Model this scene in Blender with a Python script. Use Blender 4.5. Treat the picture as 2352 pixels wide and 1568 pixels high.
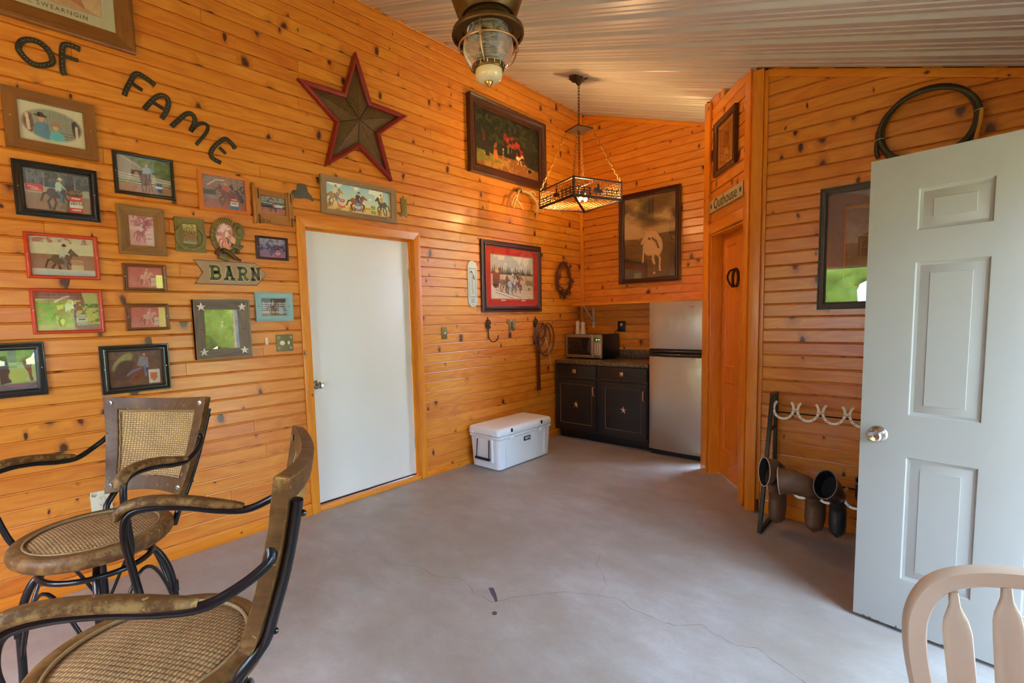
import bpy, bmesh, math, random
import numpy as np
from mathutils import Vector, Matrix
S = bpy.context.scene
for o_ in list(bpy.data.objects): bpy.data.objects.remove(o_)
random.seed(7)
PI = math.pi
# ------------------------------------------------------------------ camera, world, sun, window portals, exposure
CAM = np.array([3.3772679, -0.3759304, 1.4220255])
RV = np.array([0.7218789, 0.6915552, -0.0253426]); UV_ = np.array([-0.0408497, 0.0791410, 0.9960261]); FV = np.array([-0.6908127, 0.7179750, -0.0853801])
FPX, PX, PY = 1121.1755, 1107.8639, 826.4318
cam = bpy.data.objects.new('camera', bpy.data.cameras.new('camera')); S.collection.objects.link(cam)
cam.matrix_world = Matrix([[RV[i], UV_[i], -FV[i], CAM[i]] for i in range(3)] + [[0, 0, 0, 1]])
cam.data.sensor_width = 36; cam.data.lens = FPX / 2352 * 36
cam.data.shift_x = (1176 - PX) / 2352; cam.data.shift_y = (PY - 784) / 2352
cam.data.clip_start = 0.02
S.camera = cam
S.view_settings.view_transform = 'Standard'; S.view_settings.look = 'None'; S.view_settings.gamma = 1
S.view_settings.use_curve_mapping = False
S.view_settings.exposure = 0.26
S.cycles.max_bounces = 7; S.cycles.diffuse_bounces = 4; S.cycles.glossy_bounces = 4; S.cycles.transmission_bounces = 6
S.cycles.transparent_max_bounces = 10; S.cycles.sample_clamp_indirect = 6.0; S.cycles.caustics_reflective = False; S.cycles.caustics_refractive = False
S.cycles.use_adaptive_sampling = True; S.cycles.adaptive_threshold = 0.14; S.cycles.adaptive_min_samples = 10; S.cycles.use_denoising = True
W_ = bpy.data.worlds.new('sky'); S.world = W_; W_.use_nodes = True
wn = W_.node_tree; wn.nodes.clear()
bg = wn.nodes.new('ShaderNodeBackground'); wo = wn.nodes.new('ShaderNodeOutputWorld'); wn.links.new(bg.outputs[0], wo.inputs[0])
bg.inputs[0].default_value = (0.45, 0.68, 1.0, 1); bg.inputs[1].default_value = 22.5
def light(name, kind, loc, power, col, size=None, rot=None, **k):
    l = bpy.data.lights.new(name, kind); l.energy = power; l.color = col
    o = bpy.data.objects.new(name, l); S.collection.objects.link(o); o.location = loc
    if rot: o.rotation_euler = rot
    if size is not None:
        if kind == 'AREA': l.shape = 'RECTANGLE'; l.size, l.size_y = size
        elif kind == 'SUN': l.angle = size
        else: l.shadow_soft_size = size
    return o
light('sun', 'SUN', (0, 0, 8), 12.0, (1, .95, .85), 0.01, (math.radians(28), math.radians(-30), 0))
# portals guide the sky's light through the openings that the room has
for nm, loc, size, rot in (('portal_doorway', (4.12, 1.77, 1.05), (2.0, .9), (0, PI/2, 0)), ('portal_window', (4.12, -.1, 1.4), (.9, 1.3), (0, PI/2, 0)), ('portal_rear', (1.75, -1.92, 1.45), (1.9, 1.3), (PI/2, 0, 0))):
    p_ = light(nm, 'AREA', loc, 1, (1, 1, 1), size, rot); p_.data.cycles.is_portal = True

# ------------------------------------------------------------------ room numbers (metres): x = 0 is the wall with the plain door, z = 0 the floor
YB, YD, CH, CS = 4.975, 3.40, 3.866, 0.35
CP = np.array([2.355, 3.42, 0.0]); CD = np.array([.6171, -.7869, 0]); CN = np.array([-.7869, -.6171, 0])
def ray(px, py): return FV + RV * (px - PX) / FPX - UV_ * (py - PY) / FPX
def on(px, py, ax, v):
    d = ray(px, py); return CAM + (v - CAM[ax]) / d[ax] * d
def A(px, py, off=0.0):
    p = on(px, py, 0, off); return (float(p[1]), float(p[2]))      # (along the wall, height)
def B(px, py, off=YB): p = on(px, py, 1, off); return (float(p[0]), float(p[2]))
def CW(px, py, off=0.0):
    P = CP + CN * off; d = ray(px, py); t = ((P - CAM) @ CN) / (d @ CN); q = CAM + t * d
    return (float((q - CP) @ CD), float(q[2]))
ROT_A, ROT_B, ROT_C = PI / 2, 0.0, math.atan2(CD[1], CD[0])

# ------------------------------------------------------------------ materials
def s2l(c): return tuple(((v / 255) / 12.92 if v / 255 <= .04045 else ((v / 255 + .055) / 1.055) ** 2.4) for v in c)
class NT:
    def __init__(s, name):
        s.m = bpy.data.materials.new(name); s.m.use_nodes = True; s.t = s.m.node_tree; s.b = s.t.nodes['Principled BSDF']
    def n(s, t, **k):
        x = s.t.nodes.new('ShaderNode' + t)
        for a, b in k.items():
            if a.startswith('i_'):
                key = a[2:]; key = int(key) if key.isdigit() else key
                s.set(x, key, b)
            else: setattr(x, a, b)
        return x
    def set(s, x, key, b):
        if isinstance(b, bpy.types.NodeSocket): s.t.links.new(b, x.inputs[key])
        else: x.inputs[key].default_value = b
    def math(s, op, a, b=None, c=None, clamp=False):
        x = s.n('Math', operation=op, use_clamp=clamp)
        for i, v in enumerate((a, b, c)):
            if v is not None: s.set(x, i, v)
        return x.outputs[0]
    def mix(s, f, a, b, blend='MIX'):
        x = s.n('Mix', data_type='RGBA', blend_type=blend); s.set(x, 0, f)
        for i, v in ((6, a), (7, b)):
            s.set(x, i, v if isinstance(v, bpy.types.NodeSocket) else (tuple(v) + (1,))[:4])
        return x.outputs[2]
    def ramp(s, f, pts):
        x = s.n('ValToRGB'); s.set(x, 0, f); e = x.color_ramp.elements
        while len(e) < len(pts): e.new(0.5)
        for q, (p, c) in zip(e, pts): q.position = p; q.color = (c if len(c) == 4 else tuple(c) + (1,)) if hasattr(c, '__len__') else (c, c, c, 1)
        return x.outputs[0]
    def noise(s, vec, scale, detail=3, rough=.5, w=None):
        x = s.n('TexNoise', i_Scale=scale, i_Detail=detail, i_Roughness=rough); s.set(x, 'Vector', vec)
        return x.outputs['Fac']
    def bump(s, h, dist, strength=1.0):
        x = s.n('Bump', i_Distance=dist, i_Strength=strength); s.set(x, 'Height', h); s.t.links.new(x.outputs[0], s.b.inputs['Normal'])
    def p(s, **k):
        for a, b in k.items(): s.set(s.b, a.replace('_', ' '), b if not isinstance(b, tuple) or len(b) != 3 else b + (1,))
        return s
def plain(name, col, rough=.5, metal=0.0, coat=0.0, var=0.0, scale=30, spec=.5, bump=0.0, emit=None, es=0):
    t = NT(name); col = s2l(col); t.p(Roughness=rough, Metallic=metal)
    t.b.inputs['Specular IOR Level'].default_value = spec
    if coat: t.p(Coat_Weight=coat); t.b.inputs['Coat Roughness'].default_value = .08
    if var or bump:
        co = t.n('TexCoord').outputs['Object']; f = t.noise(co, scale, 4, .6)
        if var: t.set(t.b, 'Base Color', t.mix(f, tuple(min(1, c * (1 - var)) for c in col), tuple(min(1, c * (1 + var)) for c in col)))
        else: t.p(Base_Color=col)
        if bump: t.bump(f, bump)
    else: t.p(Base_Color=col)
    if emit: t.b.inputs['Emission Color'].default_value = s2l(emit) + (1,); t.b.inputs['Emission Strength'].default_value = es
    return t.m
def wood(name, light_, dark_, knots=0.0, knotcol=(70, 30, 10), rough=.38, coat=.25, grain=1.0, tint=.22, bump=.0006, wear=None, vscale=1.0):
    """board material on metre UVs (u runs along the board); Object Info random moves and tints each board"""
    t = NT(name); uv = t.n('UVMap').outputs[0]; oi = t.n('ObjectInfo').outputs['Random']
    sx = t.n('SeparateXYZ', i_0=uv); u = sx.outputs[0]; v = sx.outputs[1]
    r1 = t.math('MULTIPLY', oi, 37.7)
    kd = None
    if knots > 0:
        cv = t.n('CombineXYZ'); t.set(cv, 0, t.math('MULTIPLY', u, 9.5)); t.set(cv, 1, t.math('MULTIPLY', v, 11.5)); t.set(cv, 2, t.math('MULTIPLY', oi, 91.0))
        nz = t.n('TexNoise', i_Scale=3.0, i_Detail=2.0); t.set(nz, 'Vector', cv.outputs[0])
        cv2 = t.n('VectorMath', operation='MULTIPLY_ADD'); t.set(cv2, 0, nz.outputs['Color']); cv2.inputs[1].default_value = (.22, .22, 0); t.set(cv2, 2, cv.outputs[0])
        vo = t.n('TexVoronoi', voronoi_dimensions='2D', i_Scale=1.0, i_Randomness=.95)
        ad = t.n('VectorMath', operation='ADD'); t.set(ad, 0, cv2.outputs[0]); cm = t.n('CombineXYZ'); t.set(cm, 0, t.math('MULTIPLY', oi, 300.0)); t.set(cm, 1, t.math('MULTIPLY', oi, 113.0)); t.set(ad, 1, cm.outputs[0])
        t.set(vo, 'Vector', ad.outputs[0])
        cs = t.n('SeparateColor'); t.set(cs, 0, vo.outputs['Color'])
        has = t.math('GREATER_THAN', cs.outputs[0], 1.0 - knots)
        rad = t.math('MULTIPLY_ADD', t.math('POWER', cs.outputs[1], 2.2), .15, .035)
        kd = t.math('DIVIDE', vo.outputs['Distance'], rad)               # 1 at the knot's rim
        kd = t.math('ADD', kd, t.math('MULTIPLY', t.math('SUBTRACT', 1.0, has), 50.0))
        halo = t.math('DIVIDE', 1.0, t.math('MULTIPLY_ADD', t.math('MULTIPLY', kd, kd), .7, 1.0))
        warp = t.math('MULTIPLY', halo, .045)
    else: warp = 0.0
    gv = t.n('CombineXYZ'); t.set(gv, 0, t.math('ADD', t.math('MULTIPLY', u, 1.1), r1)); t.set(gv, 1, t.math('MULTIPLY', t.math('ADD', v, warp), 16.0 * vscale)); t.set(gv, 2, r1)
    g0 = t.noise(gv.outputs[0], 1.0, 2, .5)
    rings = t.math('SINE', t.math('MULTIPLY', g0, 58.0 * grain))
    rings = t.math('MULTIPLY_ADD', rings, .5, .5)
    fv = t.n('CombineXYZ'); t.set(fv, 0, t.math('ADD', t.math('MULTIPLY', u, 6.0), r1)); t.set(fv, 1, t.math('MULTIPLY', v, 260.0)); t.set(fv, 2, r1)
    fine = t.noise(fv.outputs[0], 1.0, 2, .6)
    bv = t.n('CombineXYZ'); t.set(bv, 0, t.math('ADD', t.math('MULTIPLY', u, .9), r1)); t.set(bv, 1, t.math('MULTIPLY', v, 9.0)); t.set(bv, 2, t.math('ADD', r1, 5.0))
    blot = t.noise(bv.outputs[0], 1.0, 3, .5)
    f = t.math('ADD', t.math('MULTIPLY', rings, .16), t.math('MULTIPLY', fine, .30)); f = t.math('ADD', f, t.math('MULTIPLY', blot, .55), clamp=True)
    Lc, Dc = s2l(light_), s2l(dark_)
    f = t.ramp(f, ((.25, 1.0), (.85, 0.0)))
    f2 = t.math('ADD', f, t.math('MULTIPLY', t.math('SUBTRACT', oi, .5), tint), clamp=True)
    col = t.mix(f2, Dc, Lc)
    if kd is not None:
        kc = s2l(knotcol)
        ringk = t.math('MULTIPLY_ADD', t.math('SINE', t.math('MULTIPLY', kd, 12.0)), .5, .5)
        core = t.ramp(kd, ((0.0, 1.0), (.26, 1.0), (.34, 0.0), (1.0, 0.0)))
        core = t.math('LESS_THAN', kd, 1.0)
        edge = t.n('MapRange', i_1=.85, i_2=1.6, i_3=1.0, i_4=0.0); t.set(edge, 0, kd)
        hl = t.n('MapRange', i_1=1.0, i_2=3.4, i_3=.55, i_4=0.0); t.set(hl, 0, kd)
        col = t.mix(hl.outputs[0], col, tuple(c * .62 for c in Dc))
        inner = t.mix(ringk, kc, tuple(c * 2.1 + .004 for c in kc))
        col = t.mix(edge.outputs[0], col, inner)
    if wear:
        gm = t.n('NewGeometry').outputs['Pointiness']
        oc = t.n('TexCoord').outputs['Object']; wz = t.noise(oc, 25, 4, .7)
        wf = t.math('MULTIPLY', t.n('MapRange', i_0=gm, i_1=.53, i_2=.60, i_3=0.0, i_4=1.0).outputs[0], t.n('MapRange', i_0=wz, i_1=.45, i_2=.6, i_3=0.0, i_4=1.0).outputs[0])
        sp = t.math('GREATER_THAN', t.noise(oc, 60, 2, .5), .70); wf = t.math('MAXIMUM', wf, t.math('MULTIPLY', sp, .5))
        col = t.mix(wf, col, s2l(wear))
    t.set(t.b, 'Base Color', col); t.p(Roughness=rough, Coat_Weight=coat); t.b.inputs['Coat Roughness'].default_value = .22
    if bump: t.bump(f, bump)
    return t.m
def weave(name, c1, c2, pitch=.0075, rough=.5):
    t = NT(name); uv = t.n('UVMap').outputs[0]; sx = t.n('SeparateXYZ', i_0=uv)
    a = t.math('MULTIPLY', sx.outputs[0], PI / pitch * .72); b = t.math('MULTIPLY', sx.outputs[1], PI / pitch)
    sa = t.math('SINE', a); sb = t.math('SINE', b)
    # strands: over/under from the sign product, rounded by |sin|
    over = t.math('GREATER_THAN', t.math('MULTIPLY', sa, sb), 0.0)
    ha = t.math('ABSOLUTE', sa); hb = t.math('ABSOLUTE', sb)
    h = t.n('Mix', data_type='FLOAT'); t.set(h, 0, over); t.set(h, 2, t.math('MULTIPLY', t.math('POWER', hb, .6), t.math('MULTIPLY_ADD', ha, .5, .5))); t.set(h, 3, t.math('MULTIPLY', t.math('POWER', ha, .6), t.math('MULTIPLY_ADD', hb, .5, .35)))
    hh = h.outputs[0]
    oc = t.n('TexCoord').outputs['Object']; nz = t.noise(oc, 14, 3, .6)
    f = t.math('MULTIPLY', t.math('MULTIPLY_ADD', nz, .9, .35), hh, clamp=True)
    t.set(t.b, 'Base Color', t.mix(f, s2l(c2), s2l(c1))); t.p(Roughness=rough); t.bump(hh, .0022)
    return t.m
def paint_mat():
    t = NT('print'); a = t.n('VertexColor', layer_name='ink'); t.set(t.b, 'Base Color', a.outputs[0]); t.p(Roughness=.55)
    return t.m
def glassy(name, refl=1.0, tint=(1, 1, 1)):
    t = NT(name); nt = t.t; tr = t.n('BsdfTransparent'); tr.inputs[0].default_value = tint + (1,); gl = t.n('BsdfGlossy', i_Roughness=.01)
    g = t.n('NewGeometry'); dt = t.n('VectorMath', operation='DOT_PRODUCT'); t.set(dt, 0, g.outputs['Normal']); t.set(dt, 1, g.outputs['Incoming'])
    c = t.math('SUBTRACT', 1.0, t.math('ABSOLUTE', dt.outputs['Value'])); f = t.math('MULTIPLY_ADD', t.math('POWER', c, 5.0), .96 * refl, .04 * refl, clamp=True)
    mx = t.n('MixShader'); t.set(mx, 0, f); nt.links.new(tr.outputs[0], mx.inputs[1]); nt.links.new(gl.outputs[0], mx.inputs[2])
    nt.links.new(mx.outputs[0], nt.nodes['Material Output'].inputs[0]); return t.m
M = {}
M['plank'] = wood('varnished knotty pine boards', (236, 154, 50), (200, 96, 12), knots=.24, knotcol=(62, 20, 8), rough=.36, coat=.45)
M['trim'] = wood('varnished pine trim', (240, 156, 36), (216, 108, 12), knots=.07, rough=.36, coat=.3, grain=.8)
M['doorpine'] = wood('orange pine door', (232, 140, 40), (206, 104, 20), knots=0, rough=.35, grain=.6)
M['groove'] = plain('dark joint behind boards', (112, 50, 10), .8)
M['walnut'] = wood('dark brown distressed wood', (118, 78, 38), (66, 40, 20), rough=.5, coat=.04, grain=.5, wear=(200, 160, 96), tint=.0)
M['walnut'].node_tree.nodes['Principled BSDF'].inputs['Specular IOR Level'].default_value = .25
M['mahog'] = wood('red brown frame wood', (84, 38, 22), (48, 18, 12), rough=.35, coat=.3, grain=.5, tint=.1)
M['brownfr'] = wood('brown frame wood', (150, 92, 34), (104, 58, 20), rough=.4, grain=.7)
M['oakfr'] = wood('oak frame wood', (196, 128, 52), (156, 92, 34), rough=.45, grain=.7)
M['barnwood'] = wood('weathered barn wood', (186, 150, 112), (120, 92, 66), rough=.8, coat=0, grain=1.3)
M['greywood'] = wood('grey weathered wood', (150, 132, 112), (92, 80, 66), rough=.8, coat=0, grain=1.2)
M['brownold'] = wood('old brown weathered wood', (170, 122, 68), (104, 68, 34), rough=.75, coat=0, grain=1.3)
M['orangefr'] = wood('orange wood frame', (226, 128, 40), (200, 98, 26), rough=.45, grain=.5)
M['redfr'] = plain('glossy red frame', (208, 62, 16), .35, coat=.4)
M['bluefr'] = plain('light blue frame', (150, 184, 178), .5, var=.05)
M['blackfr'] = plain('black frame', (26, 22, 22), .28, coat=.5)
M['black'] = plain('black metal tube', (18, 19, 24), .32, metal=.3, coat=.2)
M['blackpl'] = plain('black plastic', (14, 14, 16), .35)
M['rust'] = plain('dark rusty metal', (66, 44, 30), .55, metal=.5, var=.5, scale=60)
M['bronze'] = plain('aged bronze', (110, 80, 44), .42, metal=.75, var=.45, scale=45)
M['brass'] = plain('brass', (196, 160, 92), .3, metal=1)
M['copper'] = plain('copper', (206, 158, 116), .4, metal=.8)
M['steelsc'] = plain('pale screw metal', (190, 186, 176), .35, metal=.8)
M['chrome'] = plain('satin nickel', (190, 186, 180), .22, metal=1)
M['greyiron'] = plain('grey iron', (96, 92, 82), .6, metal=.3, var=.2, scale=30)
M['horseiron'] = plain('worn horseshoe iron', (62, 52, 38), .5, metal=.4, var=.5, scale=90)
M['paleiron'] = plain('pale galvanised horseshoe', (232, 224, 208), .5, metal=.25, var=.1)
M['olive'] = plain('olive pewter', (128, 112, 62), .5, metal=.35, var=.25, scale=60)
M['ivory'] = plain('ivory plastic', (226, 218, 190), .4)
M['white'] = plain('white cooler plastic', (226, 230, 236), .42)
M['whitedoor'] = plain('white door paint', (238, 236, 230), .42, var=.02, scale=3)
M['openpaint'] = plain('grey white steel door paint', (152, 148, 142), .42, var=.04, scale=3)
M['cream'] = plain('cream mat board', (222, 212, 176), .8)
M['redmat'] = plain('red mat board', (206, 28, 20), .7)
M['tanmat'] = plain('tan mat board', (196, 160, 96), .8)
M['bluemat'] = plain('slate blue mat board', (92, 116, 124), .8)
M['bullion'] = plain('orange fillet', (190, 120, 60), .6)
M['starred'] = plain('distressed red wood', (140, 26, 18), .45, var=.25, scale=40, coat=.2)
M['startin'] = plain('aged punched tin', (112, 82, 44), .55, metal=.45, var=.35, scale=25, bump=.002)
M['barnsign'] = plain('brown sign board', (176, 142, 108), .7, var=.1, scale=20)
M['signgreen'] = plain('olive lettering', (88, 88, 60), .7)
M['signcream'] = plain('cream lettering edge', (214, 198, 130), .7)
M['outsign'] = plain('cream sign board', (196, 178, 132), .7, var=.06, scale=15)
M['outdark'] = plain('dark sign edge', (70, 58, 36), .7)
M['antler'] = plain('bone antler', (206, 176, 122), .5, var=.2, scale=18)
M['twig'] = plain('reddish twig', (96, 40, 22), .7, var=.3)
M['leather'] = plain('brown leather', (98, 42, 18), .45, var=.3, scale=30)
M['bootbrown'] = plain('worn dark brown boot leather', (108, 76, 50), .5, var=.4, scale=26)
M['bootblack'] = plain('black rubber boot', (44, 44, 44), .34, var=.2, scale=12, coat=.2)
M['bootdark'] = plain('boot lining', (20, 14, 10), .8)
M['piping'] = plain('pale boot edge', (206, 168, 140), .6)
M['therm'] = plain('pale enamel', (206, 214, 214), .4)
M['ink'] = plain('dark print', (48, 44, 50), .6)
M['shaker'] = plain('white ceramic', (222, 200, 172), .35)
M['rope'] = plain('dark green hose', (62, 54, 34), .5, var=.2, scale=50)
M['lasso'] = plain('brown rope', (112, 62, 34), .7, var=.3, scale=120)
M['yellow'] = plain('yellow tag', (212, 150, 50), .6)
M['cabinet'] = plain('black distressed cabinet paint', (30, 26, 24), .4, var=.35, scale=14)
M['cabedge'] = plain('worn cabinet edge', (150, 112, 74), .6)
M['micro'] = plain('stainless microwave face', (176, 160, 140), .36, metal=.7)
M['darkglass'] = plain('dark oven window', (16, 14, 8), .12, coat=.6)
M['display'] = plain('display', (20, 24, 18), .3)
M['digit'] = plain('lit clock digits', (120, 220, 120), .5, emit=(120, 230, 120), es=2)
M['offwhite'] = plain('off white chair paint', (182, 156, 130), .4, coat=.2)
M['bulb'] = plain('amber lamp bulb', (255, 200, 110), .4, emit=(255, 190, 90), es=60)
M['shadecloth'] = plain('lamp shade cloth', (226, 170, 110), .8)
M['lawn'] = plain('mown grass', (172, 160, 92), .9, var=.25, scale=2)
M['treeleaf'] = plain('tree leaves', (138, 150, 48), .9, var=.5, scale=3)
M['bark'] = plain('bark', (84, 66, 50), .9)
M['deck'] = plain('concrete porch', (190, 180, 165), .9)  # pale tone of the unseen slab added to bounce neutral daylight
M['winglass'] = glassy('window glass', 1.0)
M['picglass'] = glassy('picture glass', 2.5)
M['print'] = paint_mat()
M['weave'] = weave('woven rattan', (206, 162, 106), (72, 42, 18), pitch=.0095)
M['weaveback'] = weave('woven rattan back', (222, 176, 100), (96, 60, 22), pitch=.0085)
M['shade'] = plain('mica amber panel', (214, 150, 60), .5)
M['amberbulb'] = plain('amber glass bulb', (255, 176, 70), .2)
M['bootrim'] = plain('worn rubber rim', (110, 106, 100), .5)
M['milkglass'] = plain('frosted glass', (222, 196, 160), .25, coat=.3)
M['chaingold'] = plain('gold washed wire', (150, 104, 50), .4, metal=.7)
M['steelblack'] = plain('oily black steel', (44, 46, 38), .4, metal=.5, var=.2)
M['caneedge'] = plain('braided cane edge', (150, 118, 76), .6, var=.4, scale=90)
def ceiling_mat():
    t = NT('white ribbed steel'); co = t.n('TexCoord').outputs['Object']; f = t.noise(co, 1.2, 3, .6)
    t.set(t.b, 'Base Color', t.mix(f, s2l((188, 178, 168)), s2l((202, 194, 184)))); t.p(Roughness=.33); return t.m
M['ceiling'] = ceiling_mat()
def concrete():
    t = NT('stained concrete'); g = t.n('NewGeometry').outputs['Position']
    a = t.noise(g, .9, 5, .62); b = t.noise(g, 4.5, 6, .7); c = t.noise(g, 60, 3, .6)
    mp = t.n('Mapping'); t.set(mp, 0, g); mp.inputs['Rotation'].default_value = (0, 0, .6); mp.inputs['Scale'].default_value = (1, 2.2, 1); d = t.noise(mp.outputs[0], 3.0, 5, .7)
    col = t.mix(t.ramp(a, ((.35, 0.0), (.65, 1.0))), s2l((154, 143, 131)), s2l((184, 178, 172)))
    col = t.mix(t.ramp(b, ((.35, 0.0), (.68, 1.0))), t.mix(.35, col, s2l((140, 120, 102))), col)
    col = t.mix(t.ramp(d, ((.40, .28), (.60, 0.0))), col, s2l((142, 124, 110)))
    col = t.mix(t.math('MULTIPLY', c, .25), col, s2l((110, 100, 92)))
    t.set(t.b, 'Base Color', col); t.set(t.b, 'Roughness', t.math('MULTIPLY_ADD', b, .3, .38)); t.bump(t.math('ADD', b, t.math('MULTIPLY', c, .25)), .002, .5); return t.m
M['floor'] = concrete()
def granite():
    t = NT('speckled granite laminate'); co = t.n('TexCoord').outputs['Object']; v = t.n('TexVoronoi', i_Scale=160.0); t.set(v, 'Vector', co)
    s = t.n('SeparateColor'); t.set(s, 0, v.outputs['Color'])
    t.set(t.b, 'Base Color', t.ramp(s.outputs[0], ((0, s2l((30, 24, 20))), (.5, s2l((78, 64, 50))), (.8, s2l((120, 104, 82))), (1, s2l((170, 150, 120)))))); t.p(Roughness=.3, Coat_Weight=.2); return t.m
M['granite'] = granite()
def stainless():
    t = NT('brushed stainless steel'); co = t.n('TexCoord').outputs['Object']; mp = t.n('Mapping'); t.set(mp, 0, co); mp.inputs['Scale'].default_value = (260, 260, 1.2)
    f = t.noise(mp.outputs[0], 1.0, 3, .6); t.p(Base_Color=s2l((190, 180, 164)), Metallic=.92); t.set(t.b, 'Roughness', t.math('MULTIPLY_ADD', f, .16, .26)); t.bump(f, .0004, .5); return t.m
M['steel'] = stainless()
def globe_mat():
    t = NT('ribbed lantern glass'); t.p(Base_Color=(1, .93, .82), Roughness=.08, Transmission_Weight=.85); t.b.inputs['IOR'].default_value = 1.3; return t.m
M['globe'] = globe_mat()

# ------------------------------------------------------------------ mesh builder
class MB:
    def __init__(s): s.v = []; s.f = []; s.uv = []
    def add(s, vs, fs, uvs=None):
        b = len(s.v); s.v += [tuple(map(float, p)) for p in vs]
        for i, f in enumerate(fs):
            s.f.append(tuple(b + k for k in f))
            s.uv.append(uvs[i] if uvs else None)
        return s
    def box(s, x0, x1, y0, y1, z0, z1):
        vs = [(x, y, z) for x in (x0, x1) for y in (y0, y1) for z in (z0, z1)]
        return s.add(vs, [(0, 1, 3, 2), (4, 6, 7, 5), (0, 4, 5, 1), (2, 3, 7, 6), (0, 2, 6, 4), (1, 5, 7, 3)])
    def prism(s, poly, y0, y1):
        """polygon in X-Z, extruded from y0 to y1"""
        n = len(poly); vs = [(p[0], y0, p[1]) for p in poly] + [(p[0], y1, p[1]) for p in poly]
        return s.add(vs, [tuple(range(n)), tuple(range(2 * n - 1, n - 1, -1))] + [(i, i + n, (i + 1) % n + n, (i + 1) % n) for i in range(n)])
    def slab(s, poly, z0, z1):
        n = len(poly); vs = [(p[0], p[1], z0) for p in poly] + [(p[0], p[1], z1) for p in poly]
        return s.add(vs, [tuple(range(n - 1, -1, -1)), tuple(range(n, 2 * n))] + [(i, (i + 1) % n, (i + 1) % n + n, i + n) for i in range(n)])
    def bar(s, a, b, w, h, up=(0, 0, 1)):
        a = Vector(a); b = Vector(b); d = (b - a).normalized(); u = Vector(up)
        if abs(d.dot(u)) > .98: u = Vector((1, 0, 0))
        r = d.cross(u).normalized(); u = r.cross(d); vs = []
        for P in (a, b):
            for q, t in ((-1, -1), (1, -1), (1, 1), (-1, 1)): vs.append(P + r * q * w / 2 + u * t * h / 2)
        return s.add(vs, [(3, 2, 1, 0), (4, 5, 6, 7)] + [(i, (i + 1) % 4, (i + 1) % 4 + 4, i + 4) for i in range(4)])
    def loft(s, rings, cap0=True, cap1=True):
        n = len(rings[0]); vs = [p for r in rings for p in r]; fs = []; uv = []
        L = 0
        for k in range(len(rings) - 1):
            dl = (Vector(rings[k + 1][0]) - Vector(rings[k][0])).length; per = sum((Vector(rings[k][i]) - Vector(rings[k][i - 1])).length for i in range(n))
            for i in range(n):
                j = (i + 1) % n; fs.append((k * n + i, k * n + j, (k + 1) * n + j, (k + 1) * n + i)); a, b = per * i / n, per * (i + 1) / n
                uv.append([(L, a), (L, b), (L + dl, b), (L + dl, a)])
            L += dl
        if cap0: fs.append(tuple(range(n - 1, -1, -1))); uv.append(None)
        if cap1: m = (len(rings) - 1) * n; fs.append(tuple(range(m, m + n))); uv.append(None)
        return s.add(vs, fs, uv)
    def tube(s, path, r, n=8, closed=False, flat=None, cap=True):
        """sweep; r is a number or a list; flat=(a,b) gives an elliptic section (a across, b along the frame's up)"""
        P = [Vector(p) for p in path]; N = len(P); T = []
        for i in range(N):
            a = P[(i - 1) % N] if closed or i > 0 else P[i]; b = P[(i + 1) % N] if closed or i < N - 1 else P[i]
            T.append((b - a).normalized())
        ref = Vector((0, 0, 1)) if abs(T[0].z) < .9 else Vector((0, 1, 0))
        u = (ref - T[0] * ref.dot(T[0])).normalized(); rings = []
        for i in range(N):
            u = (u - T[i] * u.dot(T[i])).normalized(); w = T[i].cross(u)
            ri = r[i] if hasattr(r, '__len__') else r; ra, rb = (ri * flat[0], ri * flat[1]) if flat else (ri, ri)
            rings.append([P[i] + w * ra * math.cos(2 * PI * k / n) + u * rb * math.sin(2 * PI * k / n) for k in range(n)])
        if closed: rings.append(rings[0]); return s.loft(rings, False, False)
        return s.loft(rings, cap, cap)
    def lathe(s, prof, c=(0, 0, 0), n=24, cap=True):
        rings = [[(c[0] + r * math.cos(2 * PI * k / n), c[1] + r * math.sin(2 * PI * k / n), c[2] + z) for k in range(n)] for r, z in prof]
        return s.loft(rings, cap, cap)
    def lathe_y(s, prof, c=(0, 0, 0), n=16):
        rings = [[(c[0] + r * math.cos(2 * PI * k / n), c[1] - d, c[2] + r * math.sin(2 * PI * k / n)) for k in range(n)] for r, d in prof]
        return s.loft(rings)
    def ribbon(s, path, w, y0, y1, closed=False):
        """flat bar following a 2D path (X,Z), width w, between y0 and y1 - letters, horseshoes"""
        P = [Vector(p) for p in path]; N = len(P); rings = []
        for i in range(N):
            a = P[(i - 1) % N] if closed or i > 0 else P[i]; b = P[(i + 1) % N] if closed or i < N - 1 else P[i]
            t = (b - a).normalized(); nn = Vector((-t.y, t.x)); q, r = P[i] + nn * w / 2, P[i] - nn * w / 2
            rings.append([(q.x, y0, q.y), (q.x, y1, q.y), (r.x, y1, r.y), (r.x, y0, r.y)])
        if closed: rings.append(rings[0]); return s.loft(rings, False, False)
        return s.loft(rings)
    def xf(s, Mx):
        s.v = [tuple(Mx @ Vector(p)) for p in s.v]; return s
def smooth_path(pts, k=6, closed=False):
    P = [np.array(p, float) for p in pts]; n = len(P); out = []
    for i in range(n if closed else n - 1):
        g = lambda j: P[j % n] if closed else P[max(0, min(n - 1, j))]
        p0, p1, p2, p3 = g(i - 1), g(i), g(i + 1), g(i + 2)
        for t in np.arange(k) / k: out.append(tuple(.5 * (2 * p1 + (p2 - p0) * t + (2 * p0 - 5 * p1 + 4 * p2 - p3) * t * t + (3 * p1 - p0 - 3 * p2 + p3) * t ** 3)))
    if not closed: out.append(tuple(P[-1]))
    return out
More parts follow.
